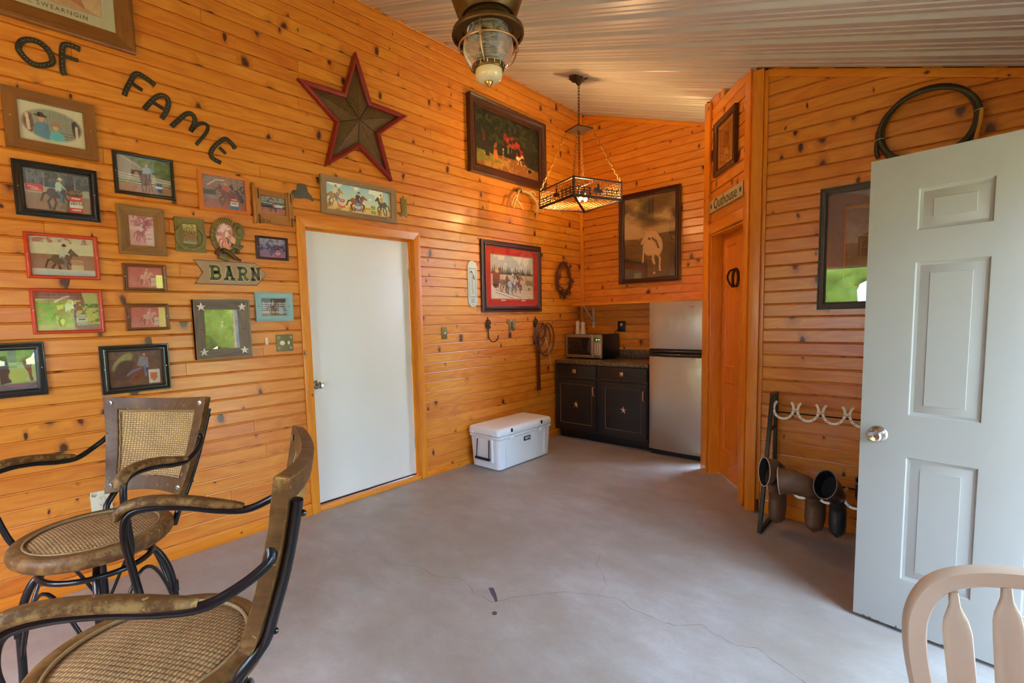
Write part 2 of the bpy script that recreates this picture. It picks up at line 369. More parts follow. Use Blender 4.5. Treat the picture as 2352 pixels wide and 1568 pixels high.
def finish(mb, mat, bevel=0, smooth=None, seg=2):
    """mesh datablock with metre UVs: u along each face's longest object axis unless the builder gave them"""
    me = bpy.data.meshes.new('mesh'); bm = bmesh.new(); vs = [bm.verts.new(p) for p in mb.v]; L = bm.loops.layers.uv.new('UVMap')
    ex = [max(p[i] for p in mb.v) - min(p[i] for p in mb.v) for i in range(3)]; order = sorted(range(3), key=lambda i: -ex[i])
    off = random.random() * 5
    for f, uv in zip(mb.f, mb.uv):
        try: fc = bm.faces.new([vs[i] for i in f])
        except ValueError: continue
        if uv:
            for lp, t in zip(fc.loops, uv): lp[L].uv = (t[0] + off, t[1])
        else:
            fc.normal_update(); k = max(range(3), key=lambda i: abs(fc.normal[i])); ax = [i for i in order if i != k]
            for lp in fc.loops: lp[L].uv = (lp.vert.co[ax[0]] + off, lp.vert.co[ax[1]])
    bmesh.ops.remove_doubles(bm, verts=bm.verts[:], dist=1e-6)
    bmesh.ops.recalc_face_normals(bm, faces=bm.faces[:])
    if bevel:
        ed = [e for e in bm.edges if len(e.link_faces) == 2 and e.calc_face_angle(0) > .5]
        bmesh.ops.bevel(bm, geom=ed, offset=bevel, segments=seg, affect='EDGES', profile=.6, clamp_overlap=True)
    if smooth or bevel:
        a = math.radians(smooth or 40)
        for f in bm.faces: f.smooth = True
        for e in bm.edges:
            if len(e.link_faces) == 2 and e.calc_face_angle(0) > a: e.smooth = False
    bm.to_mesh(me); bm.free(); me.materials.append(M[mat] if isinstance(mat, str) else mat); return me
def put(name, mb, mat, parent=None, bevel=0, smooth=None, seg=2, loc=None):
    o = bpy.data.objects.new(name, finish(mb, mat, bevel, smooth, seg)); S.collection.objects.link(o)
    if parent: o.parent = parent
    if loc: o.location = loc
    return o
def tag(o, label, cat, group=None):
    o['label'] = label; o['category'] = cat
    if group: o['group'] = group
    return o
def thing(name, label, cat, loc=(0, 0, 0), rz=0.0, group=None):
    o = bpy.data.objects.new(name, None); S.collection.objects.link(o); o.location = loc; o.rotation_euler = (0, 0, rz); return tag(o, label, cat, group)
def struct(name, mb, mat, parent=None, **k):
    o = put(name, mb, mat, parent, **k)
    if not parent: o['kind'] = 'structure'
    return o
def on_wall(wall, u, v):                      # location + rotation for something hung on a wall, local X along, Z up, -Y outwards
    if wall == 'A': return (0.0, u, v), ROT_A
    if wall == 'B': return (u, YB - .0, v), 0.0
    if wall == 'D': return (u, YD - .0, v), 0.0
    P = CP + CD * u; return (P[0], P[1], v), ROT_C
# ------------------------------------------------------------------ setting
PP = .0858                                    # board pitch
def frame_mx(wall):
    if wall == 'A': return Matrix.Rotation(ROT_A, 4, 'Z')
    if wall == 'B': return Matrix.Translation((0, YB, 0))
    if wall == 'D': return Matrix.Translation((0, YD, 0))
    return Matrix.Translation(Vector(CP)) @ Matrix.Rotation(ROT_C, 4, 'Z')
def plank_mb(u0, u1, v0, h=PP):
    sec = [(0.018, 0), (.0045, 0), (0, .0035), (0, h - .0115), (.0065, h - .0080), (.0085, h - .0016), (.018, h - .0016)]
    return MB().loft([[(u, y, v0 + z) for y, z in sec] for u in (u0, u1)])
def planks(parent, wall, rng, zmax, holes=(), z0=0.0, cuts=None, seed=1):
    rnd = random.Random(seed); k = 0; z = z0; mx = frame_mx(wall)
    while z < zmax:
        u0, u1 = rng(z + PP * .5); segs = [(u0, u1)]
        for a, b, c, d in holes:
            if z < d - .01 and z + PP > c + .01:
                segs = [q for s0, s1 in segs for q in ((s0, min(s1, a)), (max(s0, b), s1)) if q[1] - q[0] > .02]
        if cuts:
            x = u0 + rnd.uniform(.3, cuts)
            out = []
            for s0, s1 in segs:
                c = s0 + rnd.uniform(.5, cuts)
                while c < s1 - .3: out.append((s0, c - .0015)); s0 = c; c += rnd.uniform(1.2, cuts)
                out.append((s0, s1))
            segs = out
        for s0, s1 in segs:
            put('plank', plank_mb(s0, s1, z).xf(mx), 'plank', parent)
        z += PP; k += 1
HOLE = (1.30, 2.335, 0, 2.13)
wl = struct('wall_left', MB().box(-.12, -.0185, -1.9, HOLE[0], 0, CH + .05).box(-.12, -.0185, HOLE[1], YB + .1, 0, CH + .05).box(-.12, -.0185, HOLE[0], HOLE[1], HOLE[3], CH + .05), 'groove')
planks(wl, 'A', lambda z: (-1.75, YB - .001), CH + .01, [HOLE], cuts=3.6, seed=3)
wb = struct('wall_back', MB().add([(0, YB + .0185, 0), (1.9, YB + .0185, 0), (1.9, YB + .0185, CH - CS * 1.9 + .05), (0, YB + .0185, CH + .05), (0, YB + .1, 0), (1.9, YB + .1, 0), (1.9, YB + .1, CH - CS * 1.9 + .05), (0, YB + .1, CH + .05)], [(0, 1, 2, 3), (7, 6, 5, 4), (0, 4, 5, 1), (1, 5, 6, 2), (2, 6, 7, 3), (3, 7, 4, 0)]), 'groove')
planks(wb, 'B', lambda z: (.001, min(1.83, (CH - z) / CS - .01)), CH - .03, cuts=None, z0=.02, seed=5)
wc = struct('wall_diagonal', MB().box(-.93, -.80, .0185, .12, 0, 3.22).box(-.115, 0.0, .0185, .12, 0, 3.0).box(-.80, -.115, .0185, .12, 2.08, 3.1).box(-.93, -.915, 0, .9, 0, 3.22).xf(frame_mx('C')), 'groove')
def crange(z):
    lo, hi = -.93, 0.0; x_at = (CH - z) / CS; smax = (x_at - CP[0]) / CD[0]
    return (lo, min(hi, smax))
planks(wc, 'C', crange, 3.2, [(-.81, -.10, 0, 2.075)], z0=.03, seed=8)
wd = struct('wall_right', MB().add([(2.36, YD + .0185, 0), (4.2, YD + .0185, 0), (4.2, YD + .0185, CH - CS * 4.2 + .05), (2.36, YD + .0185, CH - CS * 2.36 + .05), (2.36, YD + .1, 0), (4.2, YD + .1, 0), (4.2, YD + .1, CH - CS * 4.2 + .05), (2.36, YD + .1, CH - CS * 2.36 + .05)], [(0, 1, 2, 3), (7, 6, 5, 4), (0, 4, 5, 1), (1, 5, 6, 2), (2, 6, 7, 3), (3, 7, 4, 0)]), 'groove')
planks(wd, 'D', lambda z: (2.44, min(4.05, (CH - z) / CS - .01)), CH - CS * 2.44 - .02, z0=.01, seed=11)
# entrance wall (x = 4.05) and rear wall (y = -1.8): outside the frame, with the doorway and windows the daylight comes through
we = struct('wall_entrance', MB().box(4.05, 4.17, -1.9, -.75, 0, 2.5).box(4.05, 4.17, -.75, .55, 0, .95).box(4.05, 4.17, -.75, .55, 1.85, 2.5).box(4.05, 4.17, .55, 1.31, 0, 2.5).box(4.05, 4.17, 1.31, 2.25, 2.08, 2.5).box(4.05, 4.17, 2.25, 3.5, 0, 2.5), 'plank')
wr = struct('wall_rear', MB().box(-.1, .8, -1.92, -1.8, 0, 3.95).box(2.7, 4.17, -1.92, -1.8, 0, 2.98).box(.8, 2.7, -1.92, -1.8, 0, .8).box(.8, 2.7, -1.92, -1.8, 2.1, 3.65), 'plank')
def window(name, mx, w, h, nv=2):
    m = MB(); 
    for x0, x1, z0, z1 in ((0, .05, 0, h), (w - .05, w, 0, h), (0, w, 0, .05), (0, w, h - .05, h)): m.box(x0, x1, 0, .06, z0, z1)
    fr = struct(name, m.xf(mx), 'trim')
    for i in range(nv):
        a = .05 + (w - .1) * i / nv; b = .05 + (w - .1) * (i + 1) / nv
        sm = MB()
        for x0, x1, z0, z1 in ((a, a + .035, .05, h - .05), (b - .035, b, .05, h - .05), (a, b, .05, .085), (a, b, h - .085, h - .05)): sm.box(x0, x1, .015, .045, z0, z1)
        sa = put('sash', sm.xf(mx), 'whitedoor', fr)
        put('pane', MB().box(a + .035, b - .035, .028, .032, .085, h - .085).xf(mx), 'winglass', sa)
window('window_1', Matrix.Translation((4.13, -.75, .95)) @ Matrix.Rotation(PI / 2, 4, 'Z'), 1.3, .9, 2)
window('window_2', Matrix.Translation((.8, -1.88, .8)), 1.9, 1.3, 2)
# floor, ceiling
struct('floor', MB().box(-.12, 4.17, -1.92, YB + .1, -.12, 0), 'floor')
deck = struct('ceiling', MB().add([(-.12, -2.0, CH + .042 + .07), (4.25, -2.0, CH - CS * 4.25 + .07), (4.25, 5.1, CH - CS * 4.25 + .07), (-.12, 5.1, CH + .042 + .07), (-.12, -2.0, CH + .16), (4.25, -2.0, CH - CS * 4.25 + .16), (4.25, 5.1, CH - CS * 4.25 + .16), (-.12, 5.1, CH + .16)], [(3, 2, 1, 0), (4, 5, 6, 7), (0, 1, 5, 4), (1, 2, 6, 5), (2, 3, 7, 6), (3, 0, 4, 7)]), 'groove')
def ceiling_panel(y0, n=4, lap=0.0):
    prof = []
    for k in range(n):
        b = y0 + k * .2286
        prof += [(b, 0), (b + .052, 0), (b + .056, .006), (b + .066, .006), (b + .070, 0), (b + .110, 0), (b + .114, .006), (b + .124, .006), (b + .128, 0), (b + .158, 0), (b + .178, .030), (b + .208, .030), (b + .2270, .002)]
    prof.append((y0 + n * .2286 + .004, lap)); m = MB(); N = len(prof)
    vs = [(x, y, CH - CS * x + dz) for x in (-.0185, 4.1) for y, dz in prof] + [(x, y, CH - CS * x + dz + .0012) for x in (-.0185, 4.1) for y, dz in prof]
    fs = [(i, i + 1, N + i + 1, N + i) for i in range(N - 1)] + [(2 * N + i + 1, 2 * N + i, 3 * N + i, 3 * N + i + 1) for i in range(N - 1)] + [(0, N, 3 * N, 2 * N), (N - 1, 3 * N - 1, 4 * N - 1, 2 * N - 1)]
    return m.add(vs, fs)
y = YB - 8 * .9144 + .30
for k in range(9):
    if y > YB: break
    put('ceiling_panel', ceiling_panel(y, min(4, int((YB + .1 - y) / .2286) + 1), -.0015), 'ceiling', deck); y += .9144
# trims
def trim(n, mb, mat='trim', bevel=.003): return struct('trim_%d' % n, mb, mat, bevel=bevel)
trim(1, MB().box(0.0, .034, YB - .034, YB, 0.0, CH - .02))                                             # corner strip, far corner
fm = frame_mx('B')
def slope_strip(x0, x1, w, y0, y1):
    return MB().add([(x, yy, CH - CS * x + dz) for x in (x0, x1) for yy in (y0, y1) for dz in (-w, -.001)], [(0, 1, 3, 2), (4, 6, 7, 5), (0, 4, 5, 1), (2, 3, 7, 6), (0, 2, 6, 4), (1, 5, 7, 3)])
trim(2, slope_strip(.034, 1.82, .045, YB - .014, YB))
trim(3, slope_strip(2.44, 4.05, .05, YD - .014, YD))
trim(4, MB().box(-.925, -.80, -.019, -.0005, 0, 3.2 - .02).xf(fm.inverted() @ frame_mx('C')) if False else MB().add([(-.925, -.019, 0), (-.80, -.019, 0), (-.80, -.019, 3.17), (-.925, -.019, 3.205), (-.925, -.0005, 0), (-.80, -.0005, 0), (-.80, -.0005, 3.17), (-.925, -.0005, 3.205)], [(0, 1, 2, 3), (7, 6, 5, 4), (0, 4, 5, 1), (1, 5, 6, 2), (2, 6, 7, 3), (3, 7, 4, 0)]).xf(frame_mx('C')))
trim(5, MB().box(-.115, -.03, -.019, -.0005, 0, 3.08).xf(frame_mx('C')))
trim(6, MB().box(-.80, -.115, -.019, -.0005, 2.078, 2.165).xf(frame_mx('C')))
trim(7, MB().box(2.352, 2.418, YD - .03, YD + .02, 0, CH - CS * 2.42 - .002))
trim(8, MB().box(2.418, 2.442, YD - .012, YD + .02, .09, CH - CS * 2.45 - .004))
trim(9, MB().box(-.80, -.783, 0, .12, 0, 2.078).box(-.132, -.115, 0, .12, 0, 2.078).box(-.80, -.115, 0, .12, 2.061, 2.078).xf(frame_mx('C')), bevel=.002)   # jamb
# casing of the plain door (mitred), its jamb and threshold
y0, y1, zt, w = 1.262, 2.375, 2.172, .066
def quad_prism(p, x0, x1): 
    return MB().add([(x, q[0], q[1]) for x in (x0, x1) for q in p], [(0, 1, 2, 3), (7, 6, 5, 4), (0, 4, 5, 1), (1, 5, 6, 2), (2, 6, 7, 3), (3, 7, 4, 0)])
trim(10, quad_prism([(y0, 0), (y0 + w, 0), (y0 + w, zt - w), (y0, zt)], 0.0, .016))
trim(11, quad_prism([(y1 - w, 0), (y1, 0), (y1, zt), (y1 - w, zt - w)], 0.0, .016))
trim(12, quad_prism([(y0, zt), (y0 + w, zt - w), (y1 - w, zt - w), (y1, zt)], 0.0, .016))
trim(13, MB().box(-.12, 0, 1.30, y0 + w, 0, zt - w).box(-.12, 0, y1 - w, 2.335, 0, zt - w).box(-.12, 0, 1.30, 2.335, zt - w, 2.13).box(-.12, -.056, 1.30, 2.335, 2.06, zt - w), bevel=0)
trim(14, MB().box(-.1, .006, y0 + w, y1 - w, 0, .034))
struct('baseboard_left', MB().box(0, .012, -1.75, y0 - .001, 0.0, .085).box(0, .012, y1 + .001, 4.4, 0.0, .05), 'trim', bevel=.002)
struct('baseboard_right', MB().box(2.443, 4.05, YD - .01, YD, 0.0, .09), 'trim', bevel=.002)
# doors
SY0, SY1 = 1.332, 2.292
d1 = struct('door_1', MB().box(-.095, -.055, SY0, SY1, .042, 2.092), 'whitedoor', bevel=.0015)
put('stop', MB().box(-.055, -.040, SY1, 2.309, .04, 2.1), 'trim', d1)
ky, kz = A(727, 883, -.055)
def knob(parent, x, y, z, mx, mat='chrome', r=1.0):
    a = put('knob', MB().lathe_y([(.034 * r, 0), (.034 * r, .006), (.026 * r, .012), (.013 * r, .016), (.012 * r, .034), (.022 * r, .042), (.027 * r, .054), (.026 * r, .066), (.020 * r, .070), (.010 * r, .068), (.001, .066)]).xf(mx), mat, parent, smooth=35)
    put('keyhole', MB().box(-.001, .001, -.0685 * 1, -.066, -.005, .005).xf(mx), 'blackpl', a)
knob(d1, 0, 0, 0, Matrix.Translation((-.055, ky, kz)) @ Matrix.Rotation(ROT_A, 4, 'Z'))
for px, py in ((932, 628), (938, 825), (945, 1018)):
    hy, hz = A(px, py, -.05)
    h = put('hinge', MB().tube([(-.048, SY1 + .008, hz - .045), (-.048, SY1 + .008, hz + .045)], .007, 8).box(-.054, -.050, SY1 - .002, SY1 + .02, hz - .045, hz + .045), 'brass', d1, smooth=40)
    for dz in (-.03, 0, .03): put('screw', MB().lathe_y([(.003, 0), (.003, .001)], n=8).xf(Matrix.Translation((-.0495, SY1 + .015, hz + dz)) @ Matrix.Rotation(ROT_A, 4, 'Z')), 'steelsc', h)
put('sweep', MB().box(-.055, -.045, SY0, SY1, .036, .046), 'blackpl', d1)
def panel_face(xs, zs, panels, W, H, y=0.0, style='raised', s=-1):
    """door skin in X-Z at y with moulded panels; s=-1 faces -Y"""
    m = MB(); 
    for i in range(len(xs) - 1):
        for j in range(len(zs) - 1):
            a, b, c, d = xs[i], xs[i + 1], zs[j], zs[j + 1]
            if any(abs(a - p[0]) < 1e-6 and abs(b - p[1]) < 1e-6 and abs(c - p[2]) < 1e-6 and abs(d - p[3]) < 1e-6 for p in panels):
                loops = [(0, 0), (.006, .0035 * 0 + .001), (.010, .007), (.020, .010), (.052, .003), (.053, .0015)] if style == 'raised' else [(0, 0), (.004, .004), (.012, .009), (.030, .009), (.045, .005)]
                V = []; 
                for ins, dep in loops:
                    V += [(a + ins, y - s * dep, c + ins), (b - ins, y - s * dep, c + ins), (b - ins, y - s * dep, d - ins), (a + ins, y - s * dep, d - ins)]
                F_ = []
                for k in range(len(loops) - 1):
                    for q in range(4): F_.append((4 * k + q, 4 * k + (q + 1) % 4, 4 * k + 4 + (q + 1) % 4, 4 * k + 4 + q))
                k = 4 * (len(loops) - 1); F_.append((k, k + 1, k + 2, k + 3)); m.add(V, F_)
            else: m.add([(a, y, c), (b, y, c), (b, y, d), (a, y, d)], [(0, 1, 2, 3)])
    return m
def panel_door(xs, zs, pan, W, H, T, style):
    m = MB(); m2 = panel_face(xs, zs, pan, W, H, 0, style, -1); m.add(m2.v, m2.f); m3 = panel_face(xs, zs, pan, W, H, T, style, 1); m.add(m3.v, m3.f)
    m.add([(0, 0, 0), (0, T, 0), (0, T, H), (0, 0, H)], [(0, 1, 2, 3)]); m.add([(W, 0, 0), (W, 0, H), (W, T, H), (W, T, 0)], [(0, 1, 2, 3)])
    m.add([(0, 0, H), (0, T, H), (W, T, H), (W, 0, H)], [(0, 1, 2, 3)]); m.add([(0, 0, 0), (W, 0, 0), (W, T, 0), (0, T, 0)], [(0, 1, 2, 3)])
    return m
OA = -.1533
MXO = Matrix.Translation((3.1001, 2.3586, .018)) @ Matrix.Rotation(OA, 4, 'Z')
xs = [0, .156, .386, .509, .739, .912]; zs = [0, .222, .773, .943, 1.594, 1.712, 1.890, 2.03]
pans = [(a, b, c, d) for a, b in ((.156, .386), (.509, .739)) for c, d in ((.222, .773), (.943, 1.594), (1.712, 1.890))]
d2 = struct('door_2', panel_door(xs, zs, pans, .912, 2.03, .045, 'raised').xf(MXO), 'openpaint', smooth=25)
knob(d2, 0, 0, 0, MXO @ Matrix.Translation((.066, 0, .853)))
put('latch', MB().box(-.0015, 0, .010, .035, .825, .885).xf(MXO), 'brass', d2)
rnd = random.Random(4); m = MB()
for k in range(16):
    a = rnd.uniform(.0, .5) ** 1.3; m.box(a, a + rnd.uniform(.004, .016), -.0012, .001, .0, rnd.uniform(.002, .009))
o = put('scuff', m.xf(MXO), 'bark', d2); o['kind'] = 'stuff'
MXC = frame_mx('C') @ Matrix.Translation((-.782, .095, .012)); Wd = .65
xs = [0, .070, .275, .375, .580, Wd]; zs = [0, .235, .822, .955, 1.625, 1.725, 1.955, 2.048]
pans = [(a, b, c, d) for a, b in ((.07, .275), (.375, .58)) for c, d in ((.235, .822), (.955, 1.625), (1.725, 1.955))]
d3 = struct('door_3', panel_door(xs, zs, pans, Wd, 2.048, .035, 'flat').xf(MXC), 'doorpine', smooth=25)
knob(d3, 0, 0, 0, MXC @ Matrix.Translation((.60, 0, .885)), r=.8)
# floor cracks and stain
def gp(px, py): p = on(px, py, 2, 0); return (float(p[0]), float(p[1]))
fl = bpy.data.objects['floor']
def crack(pts, w=.0022, seed=1):
    rn = random.Random(seed); P = [gp(*p) for p in pts]; q = []
    for a, b in zip(P, P[1:]):
        n = max(2, int(math.dist(a, b) / .03))
        for k in range(n): t = k / n; q.append((a[0] + (b[0] - a[0]) * t + rn.uniform(-.006, .006), a[1] + (b[1] - a[1]) * t + rn.uniform(-.006, .006)))
    q.append(P[-1]); m = MB(); L, R_ = [], []
    for i, p in enumerate(q):
        a = q[max(0, i - 1)]; b = q[min(len(q) - 1, i + 1)]; d = math.dist(a, b) or 1; nx, ny = -(b[1] - a[1]) / d, (b[0] - a[0]) / d; ww = w * rn.uniform(.25, 1) / 2
        L.append((p[0] + nx * ww, p[1] + ny * ww, .0004)); R_.append((p[0] - nx * ww, p[1] - ny * ww, .0004))
    n = len(L); m.add(L + R_, [(i, i + 1, n + i + 1, n + i) for i in range(n - 1)]); put('crack', m, 'groove_dark', fl)
M['groove_dark'] = plain('dark crack and spot', (88, 78, 70), .9)  # flat dark tone of the crack ribbons and the small round spot
M['stain'] = plain('dark floor stain', (70, 74, 84), .5)
crack([(867, 1275), (900, 1296), (960, 1300), (1000, 1322), (1055, 1328), (1080, 1348), (1085, 1360), (1130, 1383)], seed=2)
crack([(1130, 1383), (1200, 1368), (1300, 1358), (1365, 1368), (1420, 1373), (1450, 1398), (1520, 1428), (1545, 1435), (1608, 1434), (1640, 1455), (1690, 1480), (1735, 1488), (1792, 1525), (1850, 1568), (1900, 1640)], .003, 3)
crack([(1375, 1368), (1390, 1345), (1388, 1320), (1370, 1300), (1378, 1270)], .0016, 4)
put('stain', MB().slab([gp(*p) for p in ((1122, 1350), (1133, 1349), (1140, 1365), (1143, 1380), (1138, 1383), (1133, 1372), (1126, 1360))], .0003, .0006), 'stain', fl)
put('stain', MB().slab([gp(1136 + 6 * math.cos(t), 1408 + 4.5 * math.sin(t)) for t in np.linspace(0, 2 * PI, 10, endpoint=False)], .0003, .0006), 'groove_dark', fl)
# ------------------------------------------------------------------ flat prints, painted point by point into the sheet's own colours
class Pic:
    def __init__(s, w, h, res=380):
        s.w, s.h = w, h; s.nx = max(24, int(w * res)); s.ny = max(18, int(h * res))
        s.a = np.zeros((s.ny, s.nx, 3)); s.X, s.Y = np.meshgrid((np.arange(s.nx) + .0) / (s.nx - 1), (np.arange(s.ny) + .0) / (s.ny - 1)); s.asp = w / h
        s.rs = np.random.RandomState(5)
    def put(s, m, c): m = np.clip(m, 0, 1)[..., None]; s.a = s.a * (1 - m) + np.array(c, float) * m
    def grad(s, c0, c1, y0=0, y1=1):
        t = np.clip((s.Y - y0) / (y1 - y0), 0, 1); m = (s.Y >= y0) & (s.Y <= y1) if (y0 > 0 or y1 < 1) else np.ones_like(s.Y, bool)
        g = np.array(c0) * (1 - t[..., None]) + np.array(c1) * t[..., None]; s.a[m] = g[m]; return s
    def rect(s, x0, y0, x1, y1, c, soft=.004): return s.poly([(x0, y0), (x1, y0), (x1, y1), (x0, y1)], c, soft)
    def poly(s, P, c, soft=.006):
        P = np.array(P, float); ins = np.zeros(s.X.shape, bool); d = np.full(s.X.shape, 9.0)
        for (x0, y0), (x1, y1) in zip(P, np.roll(P, -1, 0)):
            if y0 != y1: ins ^= ((s.Y < y0) != (s.Y < y1)) & (s.X < (x1 - x0) * (s.Y - y0) / (y1 - y0) + x0)
        s.put(ins.astype(float), c); return s
    def ell(s, cx, cy, rx, ry, c, ang=0, soft=.12):
        ca, sa = math.cos(ang), math.sin(ang); dx, dy = (s.X - cx), (s.Y - cy); u = (dx * ca + dy * sa) / rx; v = (-dx * sa + dy * ca) / ry
        s.put((1 + soft - np.sqrt(u * u + v * v)) / (2 * soft) , c); return s
    def line(s, P, w, c):
        for (x0, y0), (x1, y1) in zip(P, P[1:]):
            dx, dy = (x1 - x0), (y1 - y0) / s.asp; px, py = s.X - x0, (s.Y - y0) / s.asp; L = dx * dx + dy * dy or 1e-9
            t = np.clip((px * dx + py * dy) / L, 0, 1); d = np.hypot(px - t * dx, py - t * dy); s.put((w / 2 - d) / (.3 * w + .002) + .5, c)
        return s
    def cloud(s, n, seed=0):
        rs = np.random.RandomState(seed); out = np.zeros(s.X.shape); amp = 1.0; tot = 0
        for k in range(4):
            m = int(n * 2 ** k) + 2; g = rs.rand(max(2, int(m / s.asp) + 2), m); x = s.X * (m - 1.001); y = s.Y * (g.shape[0] - 1.001); i, j = x.astype(int), y.astype(int); fx, fy = x - i, y - j
            fx = fx * fx * (3 - 2 * fx); fy = fy * fy * (3 - 2 * fy)
            out += amp * ((g[j, i] * (1 - fx) + g[j, i + 1] * fx) * (1 - fy) + (g[j + 1, i] * (1 - fx) + g[j + 1, i + 1] * fx) * fy); tot += amp; amp *= .55
        return out / tot
    def mott(s, n, amp, seed=0): s.a = s.a + ((s.cloud(n, seed) - .5) * amp * 2)[..., None]; return s
    def blotch(s, n, thr, c, seed=0, box=None, soft=.06):
        m = (s.cloud(n, seed) - thr) / soft + .5
        if box: m = np.where((s.X > box[0]) & (s.Y > box[1]) & (s.X < box[2]) & (s.Y < box[3]), m, 0)
        s.put(m, c); return s
    def tone(s, c0, c1):
        g = (s.a @ np.array([.3, .55, .15]))[..., None] / 255; s.a = np.array(c0) * (1 - g) + np.array(c1) * g; return s
    def fade(s, c, k): s.a = s.a * (1 - k) + np.array(c, float) * k; return s
    def horse(s, ox, oy, sx, sy, hc, shirt=None, hat=(220, 210, 190), jeans=(60, 80, 130), legs=1.0, dark=None):
        T = lambda x, y: (ox + x * sx, oy + y * sy); w = abs(sx); dk = dark or tuple(v * .6 for v in hc)
        for P in ([(.34, .55), (.22, .72), (.26, .92)], [(.62, .55), (.76, .66), (.72, .82)]): s.line([T(*p) for p in P], .055 * w, dk)
        s.line([T(.26, .45), T(.12, .5), T(.05, .72)], .05 * w, dk)
        s.ell(*T(.45, .48), .23 * w, .13 * sy, hc); s.ell(*T(.33, .46), .13 * w, .14 * sy, hc)
        s.poly([T(.55, .52), T(.58, .36), T(.70, .16), T(.80, .24), T(.72, .42), T(.66, .56)], hc)
        s.poly([T(.70, .17), T(.73, .10), T(.77, .16), T(.90, .30), T(.88, .37), T(.76, .30)], hc)
        s.line([T(.60, .34), T(.71, .15)], .03 * w, dk)
        for P in ([(.36, .55), (.42, .74), (.34, .95)], [(.58, .55), (.62, .76), (.70, .96)]): s.line([T(*p) for p in P], .06 * w, hc)
        if shirt:
            s.poly([T(.42, .42), T(.54, .40), T(.60, .16), T(.48, .10), T(.42, .2)], shirt); s.line([T(.55, .18), T(.66, .30)], .05 * w, shirt)
            s.line([T(.48, .40), T(.57, .52), T(.54, .68)], .07 * w, jeans); s.ell(*T(.555, .07), .035 * w, .05 * sy, (214, 160, 130)); s.ell(*T(.555, .03), .075 * w, .022 * sy, hat); s.ell(*T(.555, .005), .04 * w, .035 * sy, hat)
        return s
    def barrel(s, x, y, w, h, c1=(220, 40, 40), c2=(240, 236, 230), txt=None):
        s.rect(x, y, x + w, y + h, c1); s.rect(x, y + h * .33, x + w, y + h * .68, c2)
        for k in range(3): s.line([(x + w * .2, y + h * (.12 + .34 * k)), (x + w * .8, y + h * (.12 + .34 * k))], w * .1, c2 if k != 1 else (60, 60, 110))
        return s
    def sheet(s):
        lin = np.clip(s.a * 1.08 + 6, 0, 255) / 255; lin = np.where(lin <= .04045, lin / 12.92, ((lin + .055) / 1.055) ** 2.4)
        nx, ny = s.nx, s.ny; xs_ = s.X * s.w - s.w / 2; zs_ = (1 - s.Y) * s.h
        co = np.stack([xs_, np.zeros_like(xs_), zs_], -1).reshape(-1, 3)
        i = np.arange((ny - 1) * nx).reshape(ny - 1, nx)[:, :-1].ravel(); F_ = np.stack([i + nx, i + nx + 1, i + 1, i], -1)
        me = bpy.data.meshes.new('sheet'); me.from_pydata(co.tolist(), [], F_.tolist())
        at = me.color_attributes.new('ink', 'FLOAT_COLOR', 'POINT'); at.data.foreach_set('color', np.concatenate([lin.reshape(-1, 3), np.ones((nx * ny, 1))], 1).ravel().astype(np.float32))
        me.materials.append(M['print']); return me
PROF = {'flat': [(0, 0), (0, 1), (.04, 1.0), (.96, .92), (1, .85), (1, .3)],
        'bevel': [(0, 0), (0, .9), (.06, 1.0), (.20, 1.0), (.9, .45), (1, .40), (1, .2)],
        'step': [(0, 0), (0, .55), (.06, .62), (.16, .62), (.20, .5), (.48, .62), (.58, .70), (.62, 1.0), (.74, 1.0), (.86, .7), (.88, .55), (1, .5), (1, .2)],
        'round': [(0, 0), (0, .3), (.1, .7), (.3, .95), (.5, 1.0), (.7, .92), (.82, .7), (.84, .5), (1, .45), (1, .2)],
        'scoop': [(0, 0), (0, 1), (.1, 1.05), (.2, .95), (.35, .7), (.6, .55), (.75, .6), (.82, .75), (.92, .7), (1, .5), (1, .2)]}
def rect_sweep(o, i, prof, dep):
    """o=(x0,x1,z0,z1) outer, i=opening; profile from outer edge to opening, four mitred rails with UVs along the rail"""
    m = MB(); mg = (i[0] - o[0], o[1] - i[1], i[2] - o[2], o[3] - i[3]); loops = []
    for t, h in PROF[prof]:
        a, b, c, d = o[0] + mg[0] * t, o[1] - mg[1] * t, o[2] + mg[2] * t, o[3] - mg[3] * t
        loops.append([(a, -h * dep, c), (b, -h * dep, c), (b, -h * dep, d), (a, -h * dep, d)])
    vs = [p for l in loops for p in l]; fs = []; uv = []; W = o[1] - o[0]; H = o[3] - o[2]
    for k in range(len(loops) - 1):
        for q in range(4):
            r = (q + 1) % 4; fs.append((4 * k + q, 4 * k + r, 4 * k + 4 + r, 4 * k + 4 + q)); L = W if q % 2 == 0 else H; t0 = PROF[prof][k][0] * mg[0] + q * .37; t1 = PROF[prof][k + 1][0] * mg[0] + .003 + q * .37
            uv.append([(q * 1.7, t0), (q * 1.7 + L, t0), (q * 1.7 + L, t1), (q * 1.7, t1)])
    return m.add(vs, fs, uv)
def quadbox(wall, q):
    f = {'A': A, 'B': B, 'C': CW}[wall] if wall != 'D' else (lambda x, y: B(x, y, YD)); P = [f(*p) for p in q]
    return ((P[0][0] + P[3][0]) / 2, (P[1][0] + P[2][0]) / 2, (P[2][1] + P[3][1]) / 2, (P[0][1] + P[1][1]) / 2)
